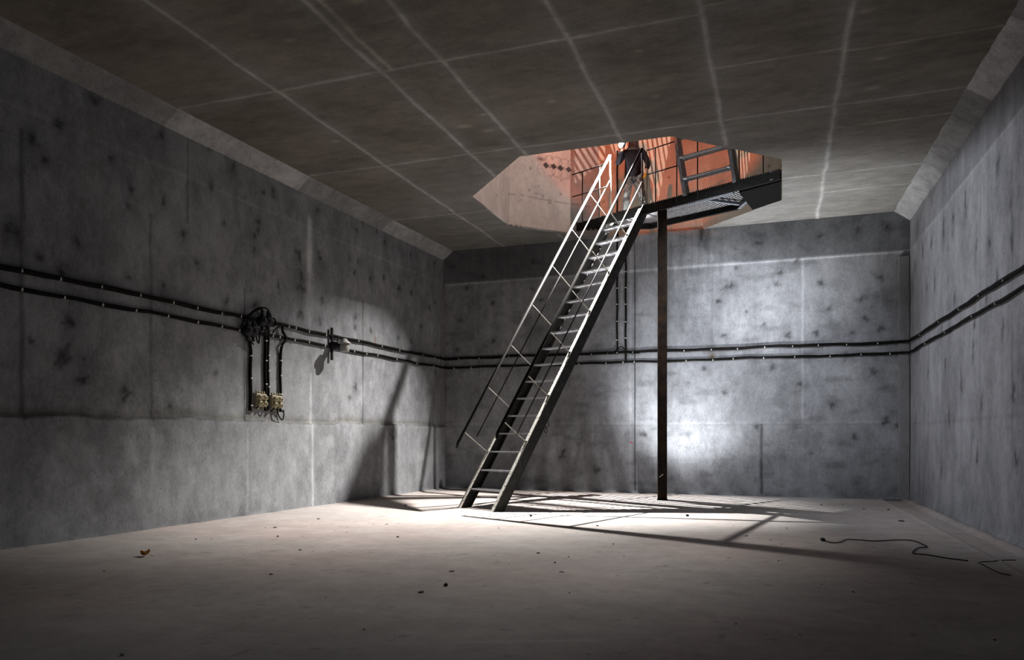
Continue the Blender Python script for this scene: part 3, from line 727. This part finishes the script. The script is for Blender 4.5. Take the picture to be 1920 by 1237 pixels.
# unseen upper landing sheet, its slots shaped to throw the wall's light stripes
LS = np.array([-2.6, 13.2, 9.7])
ZU = 8.38
def cut_mask(x, y, z):
    """True where sheet remains. Slots throw bars of light on the shaft wall."""
    P = np.stack([x, y, np.full(x.shape, ZU)], -1); D = P - LS
    best = np.full(x.shape, 1e9)
    for k in range(8):
        p0 = np.array(OCT[k]); p1 = np.array(OCT[(k + 1) % 8]); d = p1 - p0; n_ = np.array([-d[1], d[0]])
        den = D[:, 0] * n_[0] + D[:, 1] * n_[1]; num = (p0[0] - LS[0]) * n_[0] + (p0[1] - LS[1]) * n_[1]
        t = np.where(np.abs(den) > 1e-9, num / np.where(den == 0, 1, den), 1e9); t = np.where(t > 0, t, 1e9); best = np.minimum(best, t)
    W = LS + best[:, None] * D
    X, Y, Z = W[:, 0], W[:, 1], W[:, 2]
    Dp = -SN * X + CS * Y; Lt = CS * X + SN * Y
    px = CX + F * Lt / Dp; py = HY - F * (Z - CH) / Dp
    lit = (px < 1070) & (Z > 5.97) & (X < -3.6)
    # openings shaped after the stripes of light on the wall
    vis = (Z > 6.0)
    w2 = vis & (px > 1158 + (py - 262) * .52) & (px < 1258 - (py - 258) * .2) & (py < 382) & (px < 1258 - (py - 300) * .28)
    bars2 = ((px - 1150 - (py - 260) * .17) % 9.2) < 6.2
    w1 = vis & (px > 1077) & (px < 1135) & (py < 346 - (px - 1077) * .85)
    bars1 = ((px - 1077 - (py - 280) * .62) % 13) < 7.5
    w3 = vis & (px > 1380 + (py - 280) * .2) & (px < 1410 - (py - 280) * .22) & (py < 334)
    bars3 = ((px - 1380 - (py - 280) * .06) % 5.6) < 3.2
    w4 = vis & (px > 1140 + (py - 262) * .4) & (px < 1160) & (py < 300)
    lit |= (w2 & bars2) | (w1 & bars1) | (w3 & bars3) | (w4 & bars2)
    return in_oct2(x, y) & ~lit
ud = ax((-5.65, -4.6, .02), (-4.6, -.9, .006), (-.9, .01, .02)); vd = ax((11.85, 14.2, .03), (14.2, 16.4, .006), (16.4, YB, .02))
up = make_surface('landing_light_mask', ud, vd, lambda a, b: (a, b, a * 0 + ZU), lambda a, b: base_T(a), M['steel'], None, np.array([0, 0, 1.0]), keep=cut_mask)
del up['kind']
so = up.modifiers.new('plate', 'SOLIDIFY'); so.thickness = .004
tag(up, 'unseen slotted landing sheet shaped to stripe the shaft wall with light', 'platform')

# ------------------------------------------------------------------ person with a torch
pp = Vector((-3.08, 16.72, ZT + .02)); pr_ = math.radians(10.4)
PM = Matrix.Translation(pp) @ Matrix.Rotation(pr_, 4, 'Z')
per = empty('person', pp, pr_); per.scale = (1.05, 1.05, 1.05)
tag(per, 'person in dark jacket and camouflage trousers standing on the walkway holding a bright torch', 'person')
def skin_mesh(name, nodes, edges, m, parent, sub=2, root=0):
    me = bpy.data.meshes.new(name); me.from_pydata([n_[0] for n_ in nodes], [], []); me.edges.add(len(edges))
    me.edges.foreach_set('vertices', [i for e in edges for i in e]); me.update()
    o = bpy.data.objects.new(name, me); col.objects.link(o)
    sk = o.modifiers.new('skin', 'SKIN'); sk.use_smooth_shade = True
    if not me.skin_vertices: me.attributes  # layer is made by the modifier below
    bpy.context.view_layer.objects.active = o
    bm = bmesh.new(); bm.from_mesh(me); ly = bm.verts.layers.skin.verify(); bm.verts.ensure_lookup_table()
    for i, n_ in enumerate(nodes):
        r = n_[1]; bm.verts[i][ly].radius = (r, r) if not isinstance(r, tuple) else r; bm.verts[i][ly].use_root = (i == root)
    bm.to_mesh(me); bm.free()
    sb = o.modifiers.new('sub', 'SUBSURF'); sb.levels = sub; sb.render_levels = sub
    bpy.context.view_layer.update()
    dg = bpy.context.evaluated_depsgraph_get(); me2 = bpy.data.meshes.new_from_object(o.evaluated_get(dg)); bpy.data.objects.remove(o)
    me2.name = name; me2.materials.clear(); me2.materials.append(m)
    me2.polygons.foreach_set('use_smooth', [True] * len(me2.polygons))
    o2 = bpy.data.objects.new(name, me2); col.objects.link(o2); o2.parent = parent
    return o2
# local frame: +x to the right of the picture, -y towards the viewer; the torch hand is at x < 0
el_r, ha_r = (-.34, -.06, 1.17), (-.215, -.20, 1.46)
el_l, ha_l = (.30, .03, 1.18), (.245, -.10, .93)
hip_r, kn_r, an_r = (-.11, 0, .90), (-.15, -.04, .50), (-.17, .02, .10)
hip_l, kn_l, an_l = (.11, 0, .90), (.17, -.05, .50), (.20, .02, .10)
body = [((0, 0, .95), (.10, .08)), ((0, 0, 1.15), (.10, .08)), ((0, 0, 1.38), (.12, .08)), ((0, 0, 1.50), .055), ((0, -.015, 1.58), (.062, .07)), ((0, -.02, 1.68), (.078, .092)), ((0, -.01, 1.76), (.06, .075)),
        ((-.18, 0, 1.42), .06), (el_r, .040), ((-.235, -.17, 1.44), .027), ((.18, 0, 1.42), .06), (el_l, .040), ((.255, -.07, .99), .027),
        (hip_r, .085), (kn_r, .058), (an_r, .038), ((-.18, -.13, .035), .035), (hip_l, .085), (kn_l, .058), (an_l, .038), ((.215, -.13, .035), .035)]
be = [(0, 1), (1, 2), (2, 3), (3, 4), (4, 5), (5, 6), (2, 7), (7, 8), (8, 9), (2, 10), (10, 11), (11, 12), (0, 13), (13, 14), (14, 15), (15, 16), (0, 17), (17, 18), (18, 19), (19, 20)]
bo = skin_mesh('body', body, be, M['skin'], per)
# face: nose, eyes, mouth and ears
b = MB(); b.lathe((0, -.095, 1.70), (0, -.75, -.65), [(.012, 0), (.016, .02), (.012, .035), (.002, .04)], 10); o = b.build('nose', M['skin'], None, True); o.parent = per
for sx in (-1, 1):
    b = MB(); b.lathe((sx * .031, -.085, 1.70), (0, -1, 0), [(.006, 0), (.012, .008), (.008, .018), (.001, .02)], 10); o = b.build('eye', M['boot'], None, True); o.parent = per
    b = MB(); b.lathe((sx * .076, -.01, 1.685), (sx, 0, 0), [(.012, 0), (.026, .008), (.02, .016), (.002, .018)], 10); o = b.build('ear', M['skin'], None, True); o.parent = per
b = MB(); b.tube([(-.024, -.094, 1.632), (0, -.102, 1.630), (.024, -.094, 1.632)], .006, 6); o = b.build('mouth', M['glove'], None, True); o.data.materials[0] = M['skin']; o.parent = per
b = MB(); b.lathe((0, -.012, 1.52), (0, -.03, 1), [(.135, -.06), (.115, 0), (.105, .05), (.104, .10), (.100, .14)], 18); o = b.build('neck_gaiter', M['hair'], None, True); o.parent = per
b = MB(); b.lathe((0, -.005, 1.70), (0, .12, 1), [(.095, 0), (.101, .02), (.098, .06), (.075, .10), (.035, .125), (.003, .13)], 18); o = b.build('knit_cap', M['hair'], None, True); o.parent = per
jk = [((0, 0, .76), (.185, .15)), ((0, 0, 1.10), (.16, .125)), ((0, 0, 1.34), (.18, .13)), ((0, .01, 1.48), (.095, .085)), ((0, .015, 1.62), (.108, .108)), ((0, .03, 1.72), (.118, .118)),
      ((-.20, 0, 1.42), .078), (el_r, .066), ((-.245, -.16, 1.41), .048), ((.20, 0, 1.40), .078), (el_l, .064), ((.262, -.06, 1.02), .050)]
skin_mesh('jacket', jk, [(0, 1), (1, 2), (2, 3), (3, 4), (4, 5), (2, 6), (6, 7), (7, 8), (2, 9), (9, 10), (10, 11)], M['jacket'], per)
tr = [((0, 0, .96), (.14, .11)), ((-.10, 0, .84), .100), (kn_r, .085), ((-.165, .01, .30), .078), ((-.17, .02, .12), .072), ((.10, 0, .84), .108), (kn_l, .085), ((.19, .01, .30), .078), ((.20, .02, .12), .072)]
skin_mesh('trousers', tr, [(0, 1), (1, 2), (2, 3), (3, 4), (0, 5), (5, 6), (6, 7), (7, 8)], M['camo'], per)
for a_ in (an_r, an_l):
    x = a_[0]
    skin_mesh('boot', [((x, .04, .05), .055), ((x, .03, .16), .058), ((x * 1.03, -.06, .045), .048), ((x * 1.06, -.16, .04), .042)], [(0, 1), (0, 2), (2, 3)], M['boot'], per)
def hand(ctr, dirv, palm, m, name, curl, thumb_side):
    c = Vector(ctr); d = Vector(dirv).normalized(); p = Vector(palm); p = (p - d * p.dot(d)).normalized(); s_ = d.cross(p).normalized() * thumb_side
    nodes = [(tuple(c - d * .02), (.026, .022)), (tuple(c + d * .045), (.036, .020))]; ed = [(0, 1)]
    for i, (o_, ln) in enumerate(((.034, .07), (.012, .078), (-.012, .073), (-.033, .058))):
        q0 = c + d * .075 + s_ * o_; i0 = len(nodes); nodes.append((tuple(q0), .0105)); ed.append((1, i0))
        q = q0; dd = d.copy()
        for j in range(3):
            dd = (dd + p * curl).normalized(); q = q + dd * (ln / 3); nodes.append((tuple(q), .0095)); ed.append((i0 + j, i0 + j + 1))
    i0 = len(nodes); q = c + s_ * .042 + d * .01; nodes.append((tuple(q), .012)); ed.append((0, i0))
    q2 = q + (s_ * .35 + d * .7 + p * .5).normalized() * .032; nodes.append((tuple(q2), .011)); ed.append((i0, i0 + 1))
    q3 = q2 + (-s_ * .1 + d * .6 + p * .8).normalized() * .028; nodes.append((tuple(q3), .010)); ed.append((i0 + 1, i0 + 2))
    return skin_mesh(name, nodes, ed, m, per, 2)
o = hand(ha_l, (-.1, -.55, -.85), (-1, -.1, 0), M['glove'], 'glove', .55, 1); o['label'] = 'yellow work glove'
o = hand(ha_r, (.15, -.35, .9), (.2, -1, -.3), M['jacket'], 'glove', .75, -1); o['label'] = 'dark glove gripping the torch'
# the torch itself
LV = Vector(LAMP) + Vector((.01, -.02, -.065)); tdir = (Vector((.3, -3.4, -1.6))).normalized(); hw = PM @ Vector(ha_r)
tor = empty('torch', LV)
tag(tor, 'bright hand torch shining from the raised hand of the person in the opening', 'torch')
b = MB(); b.lathe(LV - tdir * .02, -tdir, [(.066, 0), (.069, .01), (.064, .035), (.022, .08), (.019, .20), (.016, .21)], 18); b.build('torch_body', M['torch'], tor, True)
b = MB(); b.lathe(LV - tdir * .018, tdir, [(.062, 0), (.064, .004), (.050, .016), (.008, .026)], 18); o = b.build('torch_lens', M['lens'], tor, True); o['label'] = 'glowing lens'; o.visible_shadow = True

# ------------------------------------------------------------------ cables on the walls
def cable_thing(name, label, pts, r, clips, group=None, n=7):
    e = empty(name, pts[0]); tag(e, label, 'cable', group)
    b = MB(); b.tube(pts, r, n); b.build('cable_sheath', M['cable'], e, True)
    return e
def clipbox(pos, par, rz_, hh=.055, vertical=False):
    b = MB()
    if vertical: b.box(pos, (.036, .035, .020), rz_)
    else: b.box(pos, (.018, .05, hh), rz_)
    b.build('cable_clip', M['clip'], par)
rzL = math.atan2(dL[1], dL[0]); rzR = math.atan2(dR[1], dR[0])
def wob(u, seed, a=.007): return a * math.sin(u * 2.1 + seed) + a * .7 * math.sin(u * 5.3 + seed * 2) + a * .4 * math.sin(u * 11 + seed)
for nm, zc, zb, r, ph, lab in (('upper', 3.235, 3.245, .027, .3, 'upper of the two long black cable runs clipped level around the three walls'), ('lower', 3.02, 3.015, .023, 1.9, 'lower of the two long black cable runs clipped level around the three walls')):
    # the run is a pair of sheaths lying together, left wall -> back wall -> right wall
    P = []
    uu = 13.5
    while uu > .1: P.append(wallL(uu, zc + wob(uu, ph), .012 + r)); uu -= .2
    P.append(wallL(.12, zc, .09)); x = XL(YB) + .15
    while x < XR(YB) - .15: P.append(wallB(x, zb + wob(x, ph + 1), .010 + r)); x += .2
    P.append(wallB(XR(YB) - .10, zb, .10)); uu = .15
    while uu < 12: P.append(wallR(uu, zb + wob(uu, ph + 2, .006), .010 + r)); uu += .2
    e = empty('cable_run', P[0]); tag(e, lab, 'cable', 'cable runs around the walls')
    b = MB(); b.tube(P, r, 8); b.build('cable_sheath', M['cable'], e, True)
    b = MB(); b.tube([p + Vector((0, 0, -r * .8 + .006 * math.sin(i * .9))) for i, p in enumerate(P)], r * .55, 6); b.build('cable_sheath', M['cable'], e, True)
    if nm == 'upper':
        xs = (35, 108, 185, 258, 320, 365, 411, 447, 537, 550, 575, 607, 668, 712, 745, 790, 812)
        xb = (862, 900, 955, 1110, 1140, 1158, 1187, 1283, 1334, 1383, 1434, 1486, 1534, 1587, 1645, 1700); xr = (1730, 1766, 1805, 1843, 1890)
        yL = lambda x: 500 + .2067 * x; yB = lambda x: 673 - .0378 * (x - 832); yR = lambda x: 640 - .631 * (x - 1706)
    else:
        xs = (35, 115, 187, 250, 310, 366, 411, 444, 482, 507, 520, 548, 575, 605, 660, 683, 704, 740, 778, 810)
        xb = (853, 885, 1086, 1137, 1169, 1190, 1287, 1337, 1375, 1432, 1490, 1556, 1614, 1668, 1700); xr = (1740, 1778, 1830, 1875)
        yL = lambda x: 533 + .1887 * x; yB = lambda x: 690 - .0332 * (x - 832); yR = lambda x: 661 - .565 * (x - 1706)
    for x in xs: u, z = uvL(x, yL(x)); clipbox(wallL(u, zc + wob(u, ph) - .01, .04), e, rzL, .042 if nm == 'upper' else .036)
    for x in xb: u, z = uvB(x, yB(x)); clipbox(wallB(u, zb + wob(u, ph + 1) - .015, .038), e, 0, .034)
    for x in xr: u, z = uvR(x, yR(x)); clipbox(wallR(u, zb + wob(u, ph + 2, .006) - .015, .038), e, rzR, .030)

# drops on the left wall down to the switch units
def LP(x, y, off=.06): u, z = uvL(x, y); return wallL(u, z, off)
drops = ((467, 640, 770, 'leftmost black cable drop above the ivory switch units', .026, (667, 709, 760)),
         (495, 628, 770, 'thick black cable drop between the two pairs of ivory switch units', .026, (639, 676, 720, 756)),
         (500, 600, 768, 'black cable drop hanging just right of the thickest one', .022, (666, 695, 725)),
         (523, 646, 772, 'rightmost black cable drop above the ivory switch units', .024, (648, 676, 704, 739)))
for x, y0, y1, lab, r, cl in drops:
    P = [LP(x + math.sin(k * 1.3) * .5, y0 + (y1 - y0) * k / 8, .032) for k in range(9)]
    if x == 523: P = [LP(524, 610), LP(525, 622), LP(531, 633), LP(529, 640), LP(524, 646)] + P[1:]
    if x == 467: P = [LP(457, 632, .08), LP(462, 640, .06)] + P[1:]
    e = empty('cable_drop', P[0]); tag(e, lab, 'cable', 'cable drops on the left wall')
    b = MB(); b.tube(smooth_path(P, 3), r, 7); b.build('cable_sheath', M['cable'], e, True)
    for y in cl: clipbox(LP(x, y, .045), e, rzL, vertical=True)
# junction boxes with looping tails
def jbox(c, rr, lab, tails):
    rr *= .84
    e = empty('junction_box', LP(c[0], c[1], .05)); tag(e, lab, 'junction box', 'junction boxes on the left wall')
    for i, (dx, dy, s) in enumerate(((-6, 0, 1.0), (5, 1, 1.05))):
        p = LP(c[0] + dx, c[1] + dy, .025)
        b = MB(); b.lathe(p, Vector(nL), [(.10 * s * rr, 0), (.11 * s * rr, .03), (.11 * s * rr, .08), (.08 * s * rr, .12), (.03, .13), (.005, .135)], 18)
        bd = b.build('box_body', M['box'], e, True)
        b = MB(); b.lathe(p + Vector(nL) * .12, Vector(nL), [(.05 * rr, 0), (.05 * rr, .015), (.01, .02)], 14); b.build('box_lid', M['box'], bd, True)
        q = p + Vector(nL) * .06
        for sg in (-1, 1):
            b = MB(); b.tube([q + Vector((0, 0, .08 * sg)), q + Vector((0, 0, .17 * sg))], .027, 8); b.build('cable_gland', M['box'], bd, True)
    for t in tails:
        b = MB(); b.tube(smooth_path([LP(x, y, .09) for x, y in t], 6), .013, 6); b.build('cable_tail', M['cable'], e, True)
jbox((462, 620), 1.05, 'lower left of the two clustered dark junction boxes on the cable runs', [
    [(444, 613), (448, 604), (455, 601), (464, 602), (470, 608), (472, 616)], [(456, 601), (457, 612)], [(456, 630), (460, 638), (467, 646)], [(472, 630), (474, 640), (477, 643), (478, 634), (479, 622), (476, 616)]])
jbox((490, 602), 1.0, 'upper right of the two clustered dark junction boxes on the cable runs', [
    [(454, 595), (464, 585), (474, 579), (484, 577), (492, 579), (498, 588), (502, 600)], [(456, 597), (466, 587), (476, 581), (483, 580)], [(482, 578), (486, 590)], [(444, 615), (446, 606), (450, 596)],
    [(484, 612), (485, 618), (490, 620), (498, 619)], [(503, 624), (510, 616), (518, 611), (523, 609)], [(500, 597), (506, 598), (509, 604), (507, 610), (501, 611)]])
# ivory switch units: body, two dials, terminals
def switch(x, y, k, lab):
    c = LP(x, y, 0); e = empty('switch_unit', c); tag(e, lab, 'switch', 'ivory switch units')
    n_ = Vector(nL); t_ = Vector((dL[0], dL[1], 0))
    b = MB(); b.box(c + n_ * .035, (.12, .07, .22), rzL); b.build('switch_body', M['ivory'], e, bevel=.01)
    for dz in (.045, -.055):
        b = MB(); b.lathe(c + n_ * .07 + Vector((0, 0, dz)), n_, [(.048, 0), (.05, .015), (.042, .04), (.028, .055), (.003, .06)], 16); f = b.build('dial', M['ivory'], e, True)
        b = MB(); b.box(c + n_ * .13 + Vector((0, 0, dz)), (.012, .02, .05), rzL); b.build('lever', M['ivory'], f)
    for s_, up_ in ((-1, 1), (1, 1), (0, -1)):
        b = MB(); b.lathe(c + n_ * .035 + t_ * (.03 * s_) + Vector((0, 0, .11 * up_)), (0, 0, up_), [(.016, 0), (.016, .035), (.010, .045)], 10)
        b.build('terminal', M['ivory'], e, True)
    b = MB(); b.box(c + n_ * .075 + t_ * -.0 + Vector((0, 0, -.005)), (.025, .02, .03), rzL); b.build('keyhole', M['box'], e)
switch(480, 750, 0, 'first ivory switch unit from the left, low on the left wall'); switch(489.5, 751, 1, 'second ivory switch unit from the left, beside the thick cable drop')
switch(509, 753, 2, 'third ivory switch unit from the left, just right of the thick cable drop'); switch(518.5, 754, 3, 'rightmost ivory switch unit, against the last cable drop')
for i, (t, lab) in enumerate((([(478, 758), (477, 763), (473, 765), (470, 763)], 'short black wire curling below the first ivory switch unit'),
        ([(490, 758), (491, 766), (494, 770), (497, 768)], 'black wire curling below the second ivory switch unit'),
        ([(501, 768), (503, 771), (507, 766), (509, 759)], 'black wire running from the thick drop to the third switch unit'),
        ([(514, 759), (515, 775), (520, 785), (524, 786), (526, 778), (525, 768)], 'black wire loop hanging lowest below the right switch unit pair'),
        ([(519, 759), (520, 767), (523, 771), (524, 772)], 'short black wire joining the rightmost switch unit to its cable'))):
    b = MB(); P = smooth_path([LP(x, y, .07) for x, y in t], 6); b.tube(P, .011, 6); tag(b.build('loose_wire', M['cable'], None, True), lab, 'wire', 'wires below the switch units')
# bulkhead lamp and bracket on the left wall
e = empty('wall_lamp', LP(637, 645, 0)); tag(e, 'small grey unlit lamp with ribbed glass hung on the left wall beside the cable runs', 'lamp')
n_ = Vector(nL); c = LP(618, 648, .34)
b = MB(); b.lathe(c + Vector((0, 0, .07)), (0, 0, -1), [(.03, -.05), (.05, -.03), (.07, 0), (.115, .03), (.12, .045), (.10, .048)], 22); b.build('lamp_shade', M['enamel'], e, True)
b = MB(); b.lathe(c + Vector((0, 0, .02)), (0, 0, -1), [(.085, 0), (.088, .03), (.088, .13), (.078, .15), (.01, .155)], 22); b.build('lamp_glass', M['glass'], e, True)
b = MB(); b.lathe(LP(619, 648, 0), n_, [(.065, 0), (.075, .05), (.075, .14), (.06, .20), (.035, .24)], 16); b.build('lamp_base', M['box'], e, True)
b = MB(); b.tube([LP(619, 647, .2), LP(618, 643, .28), c + Vector((0, 0, .10))], .02, 8); b.build('lamp_arm', M['box'], e, True)
b = MB(); b.tube(smooth_path([LP(632, 631, .05), LP(625, 638, .10), LP(620, 645, .14)], 5), .012, 6); b.build('lamp_cord', M['cable'], e, True)
b = MB(); b.tube(smooth_path([LP(632, 636, .05), LP(634, 642, .06), LP(639, 642, .06), LP(640, 635, .05), LP(636, 632, .05)], 5), .007, 6); b.build('wire_coil', M['enamel'], e, True)
b = MB(); u, z = uvL(618, 640); b.box(wallL(u, 3.07, .05), (.05, .03, .62), rzL); tag(b.build('cable_bracket', M['cable'], None), 'dark upright steel strap crossing both cable runs beside the wall lamp', 'bracket')
# drops on the back wall
for x, y0, y1, lab, r, cls in ((1158, 300, 664, 'left of the two black cable drops on the back wall behind the stair', .020, (541, 571, 603, 638)), (1174, 300, 681, 'right of the two black cable drops on the back wall behind the stair', .022, (480, 510, 540, 571, 604, 634))):
    e = empty('cable_drop', wallB(uvB(x, 600)[0], 3.2)); tag(e, lab, 'cable', 'cable drops on the back wall')
    X0 = uvB(x, 600)[0]; P = [wallB(X0 + .006 * math.sin(i * 1.7), 3.0 + (7.9 - 3.0) * i / 20 if x > 1160 else 3.2 + (7.9 - 3.2) * i / 20, .04) for i in range(21)]
    b = MB(); b.tube(P, r, 7); b.build('cable_sheath', M['cable'], e, True)
    for y in cls: clipbox(wallB(X0, uvB(x, y)[1], .055), e, 0, vertical=True)
b = MB(); BP = lambda x, y: wallB(*uvB(x, y), .06)
b.tube(smooth_path([BP(1130, 663), BP(1148, 661), BP(1158, 655), BP(1165, 650), BP(1172, 655), BP(1180, 662), BP(1200, 662)], 6), .012, 6)
tag(b.build('loose_wire', M['cable'], None, True), 'thin grey wire arching between the two cable drops on the back wall', 'wire')
b = MB(); X0 = uvB(1190, 600)[0]; b.tube([wallB(X0, 6.0, .02), wallB(X0 + .01, 4.0, .018), wallB(X0 + .012, .05, .018)], .005, 5)
tag(b.build('hanging_wire', M['cable'], None, True), 'very thin dark wire hanging down the whole back wall just left of the column', 'wire')
b = MB(); p = lambda x, y: hit(x, y, R0 + NS * .03, NS)
b.tube(smooth_path([p(1027, 788), p(1029, 796), p(1024, 802), p(1021, 808), p(1024, 812), p(1026, 806), p(1022, 799)], 6), .006, 5)
tag(b.build('wire_loop', M['cable'], None, True), 'small loop of wire hanging from the right edge of the stair', 'wire')

# wire lying on the floor by the right wall
fl = lambda x, y, z=.014: Vector(hz(x, y, z))
P = smooth_path([fl(1545, 1012), fl(1560, 1017), fl(1575, 1016), fl(1588, 1011), fl(1612, 1012), fl(1640, 1014), fl(1680, 1012), fl(1710, 1013), fl(1730, 1020), fl(1738, 1025), fl(1722, 1027), fl(1714, 1032), fl(1713, 1037), fl(1740, 1040), fl(1775, 1046), fl(1815, 1051)], 6)
e = empty('floor_cable', P[0]); tag(e, 'long thin dark cable snaking over the floor towards the right wall', 'cable')
b = MB(); b.tube(P, .0065, 6); b.build('cable_sheath', M['cable'], e, True)
b = MB(); b.lathe(fl(1543, 1011, .02), (P[0] - P[3]), [(.010, -.05), (.022, -.02), (.024, .03), (.014, .06)], 10); b.build('plug', M['box'], e, True)
b = MB(); b.tube(smooth_path([fl(1838, 1053), fl(1860, 1052), fl(1885, 1050), fl(1905, 1050)], 6), .005, 6); tag(b.build('loose_wire', M['cable'], None, True), 'short straight wire lying on the floor at the foot of the right wall', 'wire')
b = MB(); b.tube(smooth_path([fl(1834, 1054), fl(1850, 1062), fl(1872, 1073), fl(1895, 1078)], 6), .005, 6); tag(b.build('loose_wire', M['cable'], None, True), 'second wire on the floor at the right wall, bending towards the viewer', 'wire')

# ------------------------------------------------------------------ rubble on the floor
def stone_mesh(name, seed, flat=.55):
    rs = random.Random(seed); bm = bmesh.new(); bmesh.ops.create_icosphere(bm, subdivisions=2, radius=1)
    ax_ = [Vector((rs.uniform(-1, 1), rs.uniform(-1, 1), rs.uniform(-1, 1))).normalized() for _ in range(7)]
    for v in bm.verts:
        for a_ in ax_:
            d = v.co.dot(a_)
            if d > .62: v.co -= a_ * (d - .62)
        v.co *= rs.uniform(.94, 1.06); v.co.z *= flat
    zmin = min(v.co.z for v in bm.verts)
    for v in bm.verts: v.co.z -= zmin
    me = bpy.data.meshes.new(name); bm.to_mesh(me); bm.free(); return me
protos = [stone_mesh('rubble', s, f) for s, f in ((1, .6), (2, .35), (3, .8), (4, .25), (5, .5))]
for me in protos: me.materials.append(M['stone'])
def region(x, y):
    if y < 962: w_ = 'on the floor along the foot of the back wall'
    elif y > 1130: w_ = 'on the dark floor nearest the viewer'
    elif x < 480: w_ = 'on the dim floor under the left wall'
    elif x < 840: w_ = 'on the lit floor between left wall and stair foot'
    elif x < 1160: w_ = 'on the lit floor in front of the stair foot'
    elif x < 1420: w_ = 'on the bright floor in front of the column'
    else: w_ = 'on the floor around the loose cable at right'
    return 'dark rubble crumb ' + w_, None, 'rubble_chip', 'rubble crumbs ' + w_
def stone(x, y, size, k, lab=None, m=None, name='rubble_chip', group=None, stretch=1.0):
    me = protos[k % 5]
    if m: me = me.copy(); me.materials.clear(); me.materials.append(M[m])
    o = bpy.data.objects.new(name, me); col.objects.link(o); p = hz(x, y, 0)
    o.location = (p[0], p[1], -.002); o.scale = (size * stretch, size, size); o.rotation_euler = (0, 0, (x * 7 + y) % 6.28)
    tag(o, lab, 'rubble', group); return o
stone(995, 968, 0.0270, 2, 'dark stone lying in the bright light right of the stair foot', name='stone')
stone(836, 1098, 0.0270, 0, 'rounded dark lump on the dim floor, below and left of the stair', name='stone')
stone(790, 1110, 0.0270, 3, 'flat dark flake left of the rounded lump on the dim floor', stretch=1.5, name='stone')
stone(1009, 1037, 0.0240, 1, 'small black angular block on the lit floor in the middle', name='stone')
stone(1289, 968, 0.0300, 2, 'dark stone in the bright light in front of the column', name='stone')
stone(597, 973, 0.0270, 1, 'dark stone on the floor left of the stair shadow, near the left wall', name='stone')
stone(508, 1077, 0.0240, 1, 'dark flat chip alone on the dim floor at left', name='stone')
stone(230, 1228, 0.0180, 0, 'small white chip on the dark floor near the bottom edge', 'pale', name='stone')
stone(682, 1180, 0.0108, 0, 'tiny white crumb on the dark floor in the foreground', 'pale', name='stone')
stone(1053, 1072, .016, 3, 'thin dark splinter lying flat right of the angular block', stretch=2.6, name='splinter')
stone(847, 1071, .020, 3, 'long thin splinter on the lit floor below the stair foot', stretch=1.8, name='splinter')
stone(1690, 977, .040, 3, 'dark flat scrap on the floor near the right back corner', stretch=2.0, name='splinter')
crumbs = [(367, 1011), (397, 1010), (521, 1006), (567, 1005), (498, 989), (516, 989), (651, 989), (650, 998), (628, 994), (563, 1031), (587, 1033), (490, 1033), (456, 1050), (314, 1039), (190, 1058), (195, 1071),
 (115, 1078), (157, 1053), (345, 1098), (317, 1122), (746, 1007), (755, 1015), (935, 990), (917, 996), (941, 1028), (1066, 1044), (1060, 1047), (1040, 1055), (955, 1057), (739, 1190), (916, 1168), (915, 1120),
 (1068, 1112), (974, 1118), (624, 1071), (611, 1120), (641, 1060), (700, 983), (725, 983), (585, 984), (1120, 986), (1135, 1000), (1150, 1020), (1170, 1043), (1205, 1002), (1255, 975), (1310, 1010), (1340, 1020),
 (1370, 1030), (1420, 984), (1445, 1012), (1465, 1020), (1460, 1052), (1475, 990), (1515, 1018), (1400, 1005), (1362, 974), (1375, 985), (1520, 1080), (1540, 1096), (1600, 1110), (1560, 1115), (1640, 1055), (1619, 1054), (1710, 1094),
 (1735, 1112), (1820, 1160), (1865, 1200), (1740, 1212), (1720, 1215), (1580, 1160), (1460, 1140), (1380, 1170), (1300, 1120), (1290, 1070), (1220, 1080), (1330, 1090), (1500, 1190), (1650, 1190), (1104, 1226),
 (1540, 947), (1580, 946), (1620, 955), (1400, 951), (1430, 946), (1380, 958), (1350, 953), (1665, 956), (740, 925), (700, 930), (760, 948), (1505, 953)]
rs = random.Random(5)
for i, (x, y) in enumerate(crumbs):
    d = CH * F / (y - HY)
    stone(x, y, (.0007 + .0009 * rs.random() ** 2) * d, i, *region(x, y), stretch=rs.choice((1, 1, 1.6, 2.2)))
# curled leaf
p = hz(272, 1043, 0); bm = bmesh.new(); nu, nv = 10, 6; V = []
for i in range(nu + 1):
    u = i / nu; wd_ = .038 * math.sin(math.pi * min(1, u * 1.02)) ** .7 * (1 + .25 * math.cos(u * 19))
    V.append([bm.verts.new((p[0] + (u - .5) * .13, p[1] + (j / nv - .5) * 2 * wd_, .012 + .030 * (2 * (u - .4)) ** 2 + .035 * abs(2 * (j / nv - .5)) ** 1.5)) for j in range(nv + 1)])
for i in range(nu):
    for j in range(nv): bm.faces.new((V[i][j], V[i + 1][j], V[i + 1][j + 1], V[i][j + 1]))
me = bpy.data.meshes.new('leaf_blade'); bm.to_mesh(me); bm.free()
e = empty('dry_leaf', (p[0], p[1], 0)); tag(e, 'curled orange dry leaf on the floor at left', 'leaf')
o = link('leaf_blade', me, M['leaf'], e, True); so = o.modifiers.new('t', 'SOLIDIFY'); so.thickness = .002
b = MB(); b.tube([(p[0] + .065, p[1], .024), (p[0] + .085, p[1] + .01, .012), (p[0] + .10, p[1] + .012, .004)], .003, 5); b.build('leaf_stalk', M['leaf'], e, True)
# red daub on the back wall
b = MB(); u, z = uvB(1184, 829)
for dx, dz, sx, sz in ((0, 0, .05, .015), (.02, -.02, .02, .03), (-.015, .012, .03, .012)): b.box((u + dx, YB - .012, z + dz), (sx, .006, sz))
tag(b.build('trim_5', M['red'], None), kind='structure')
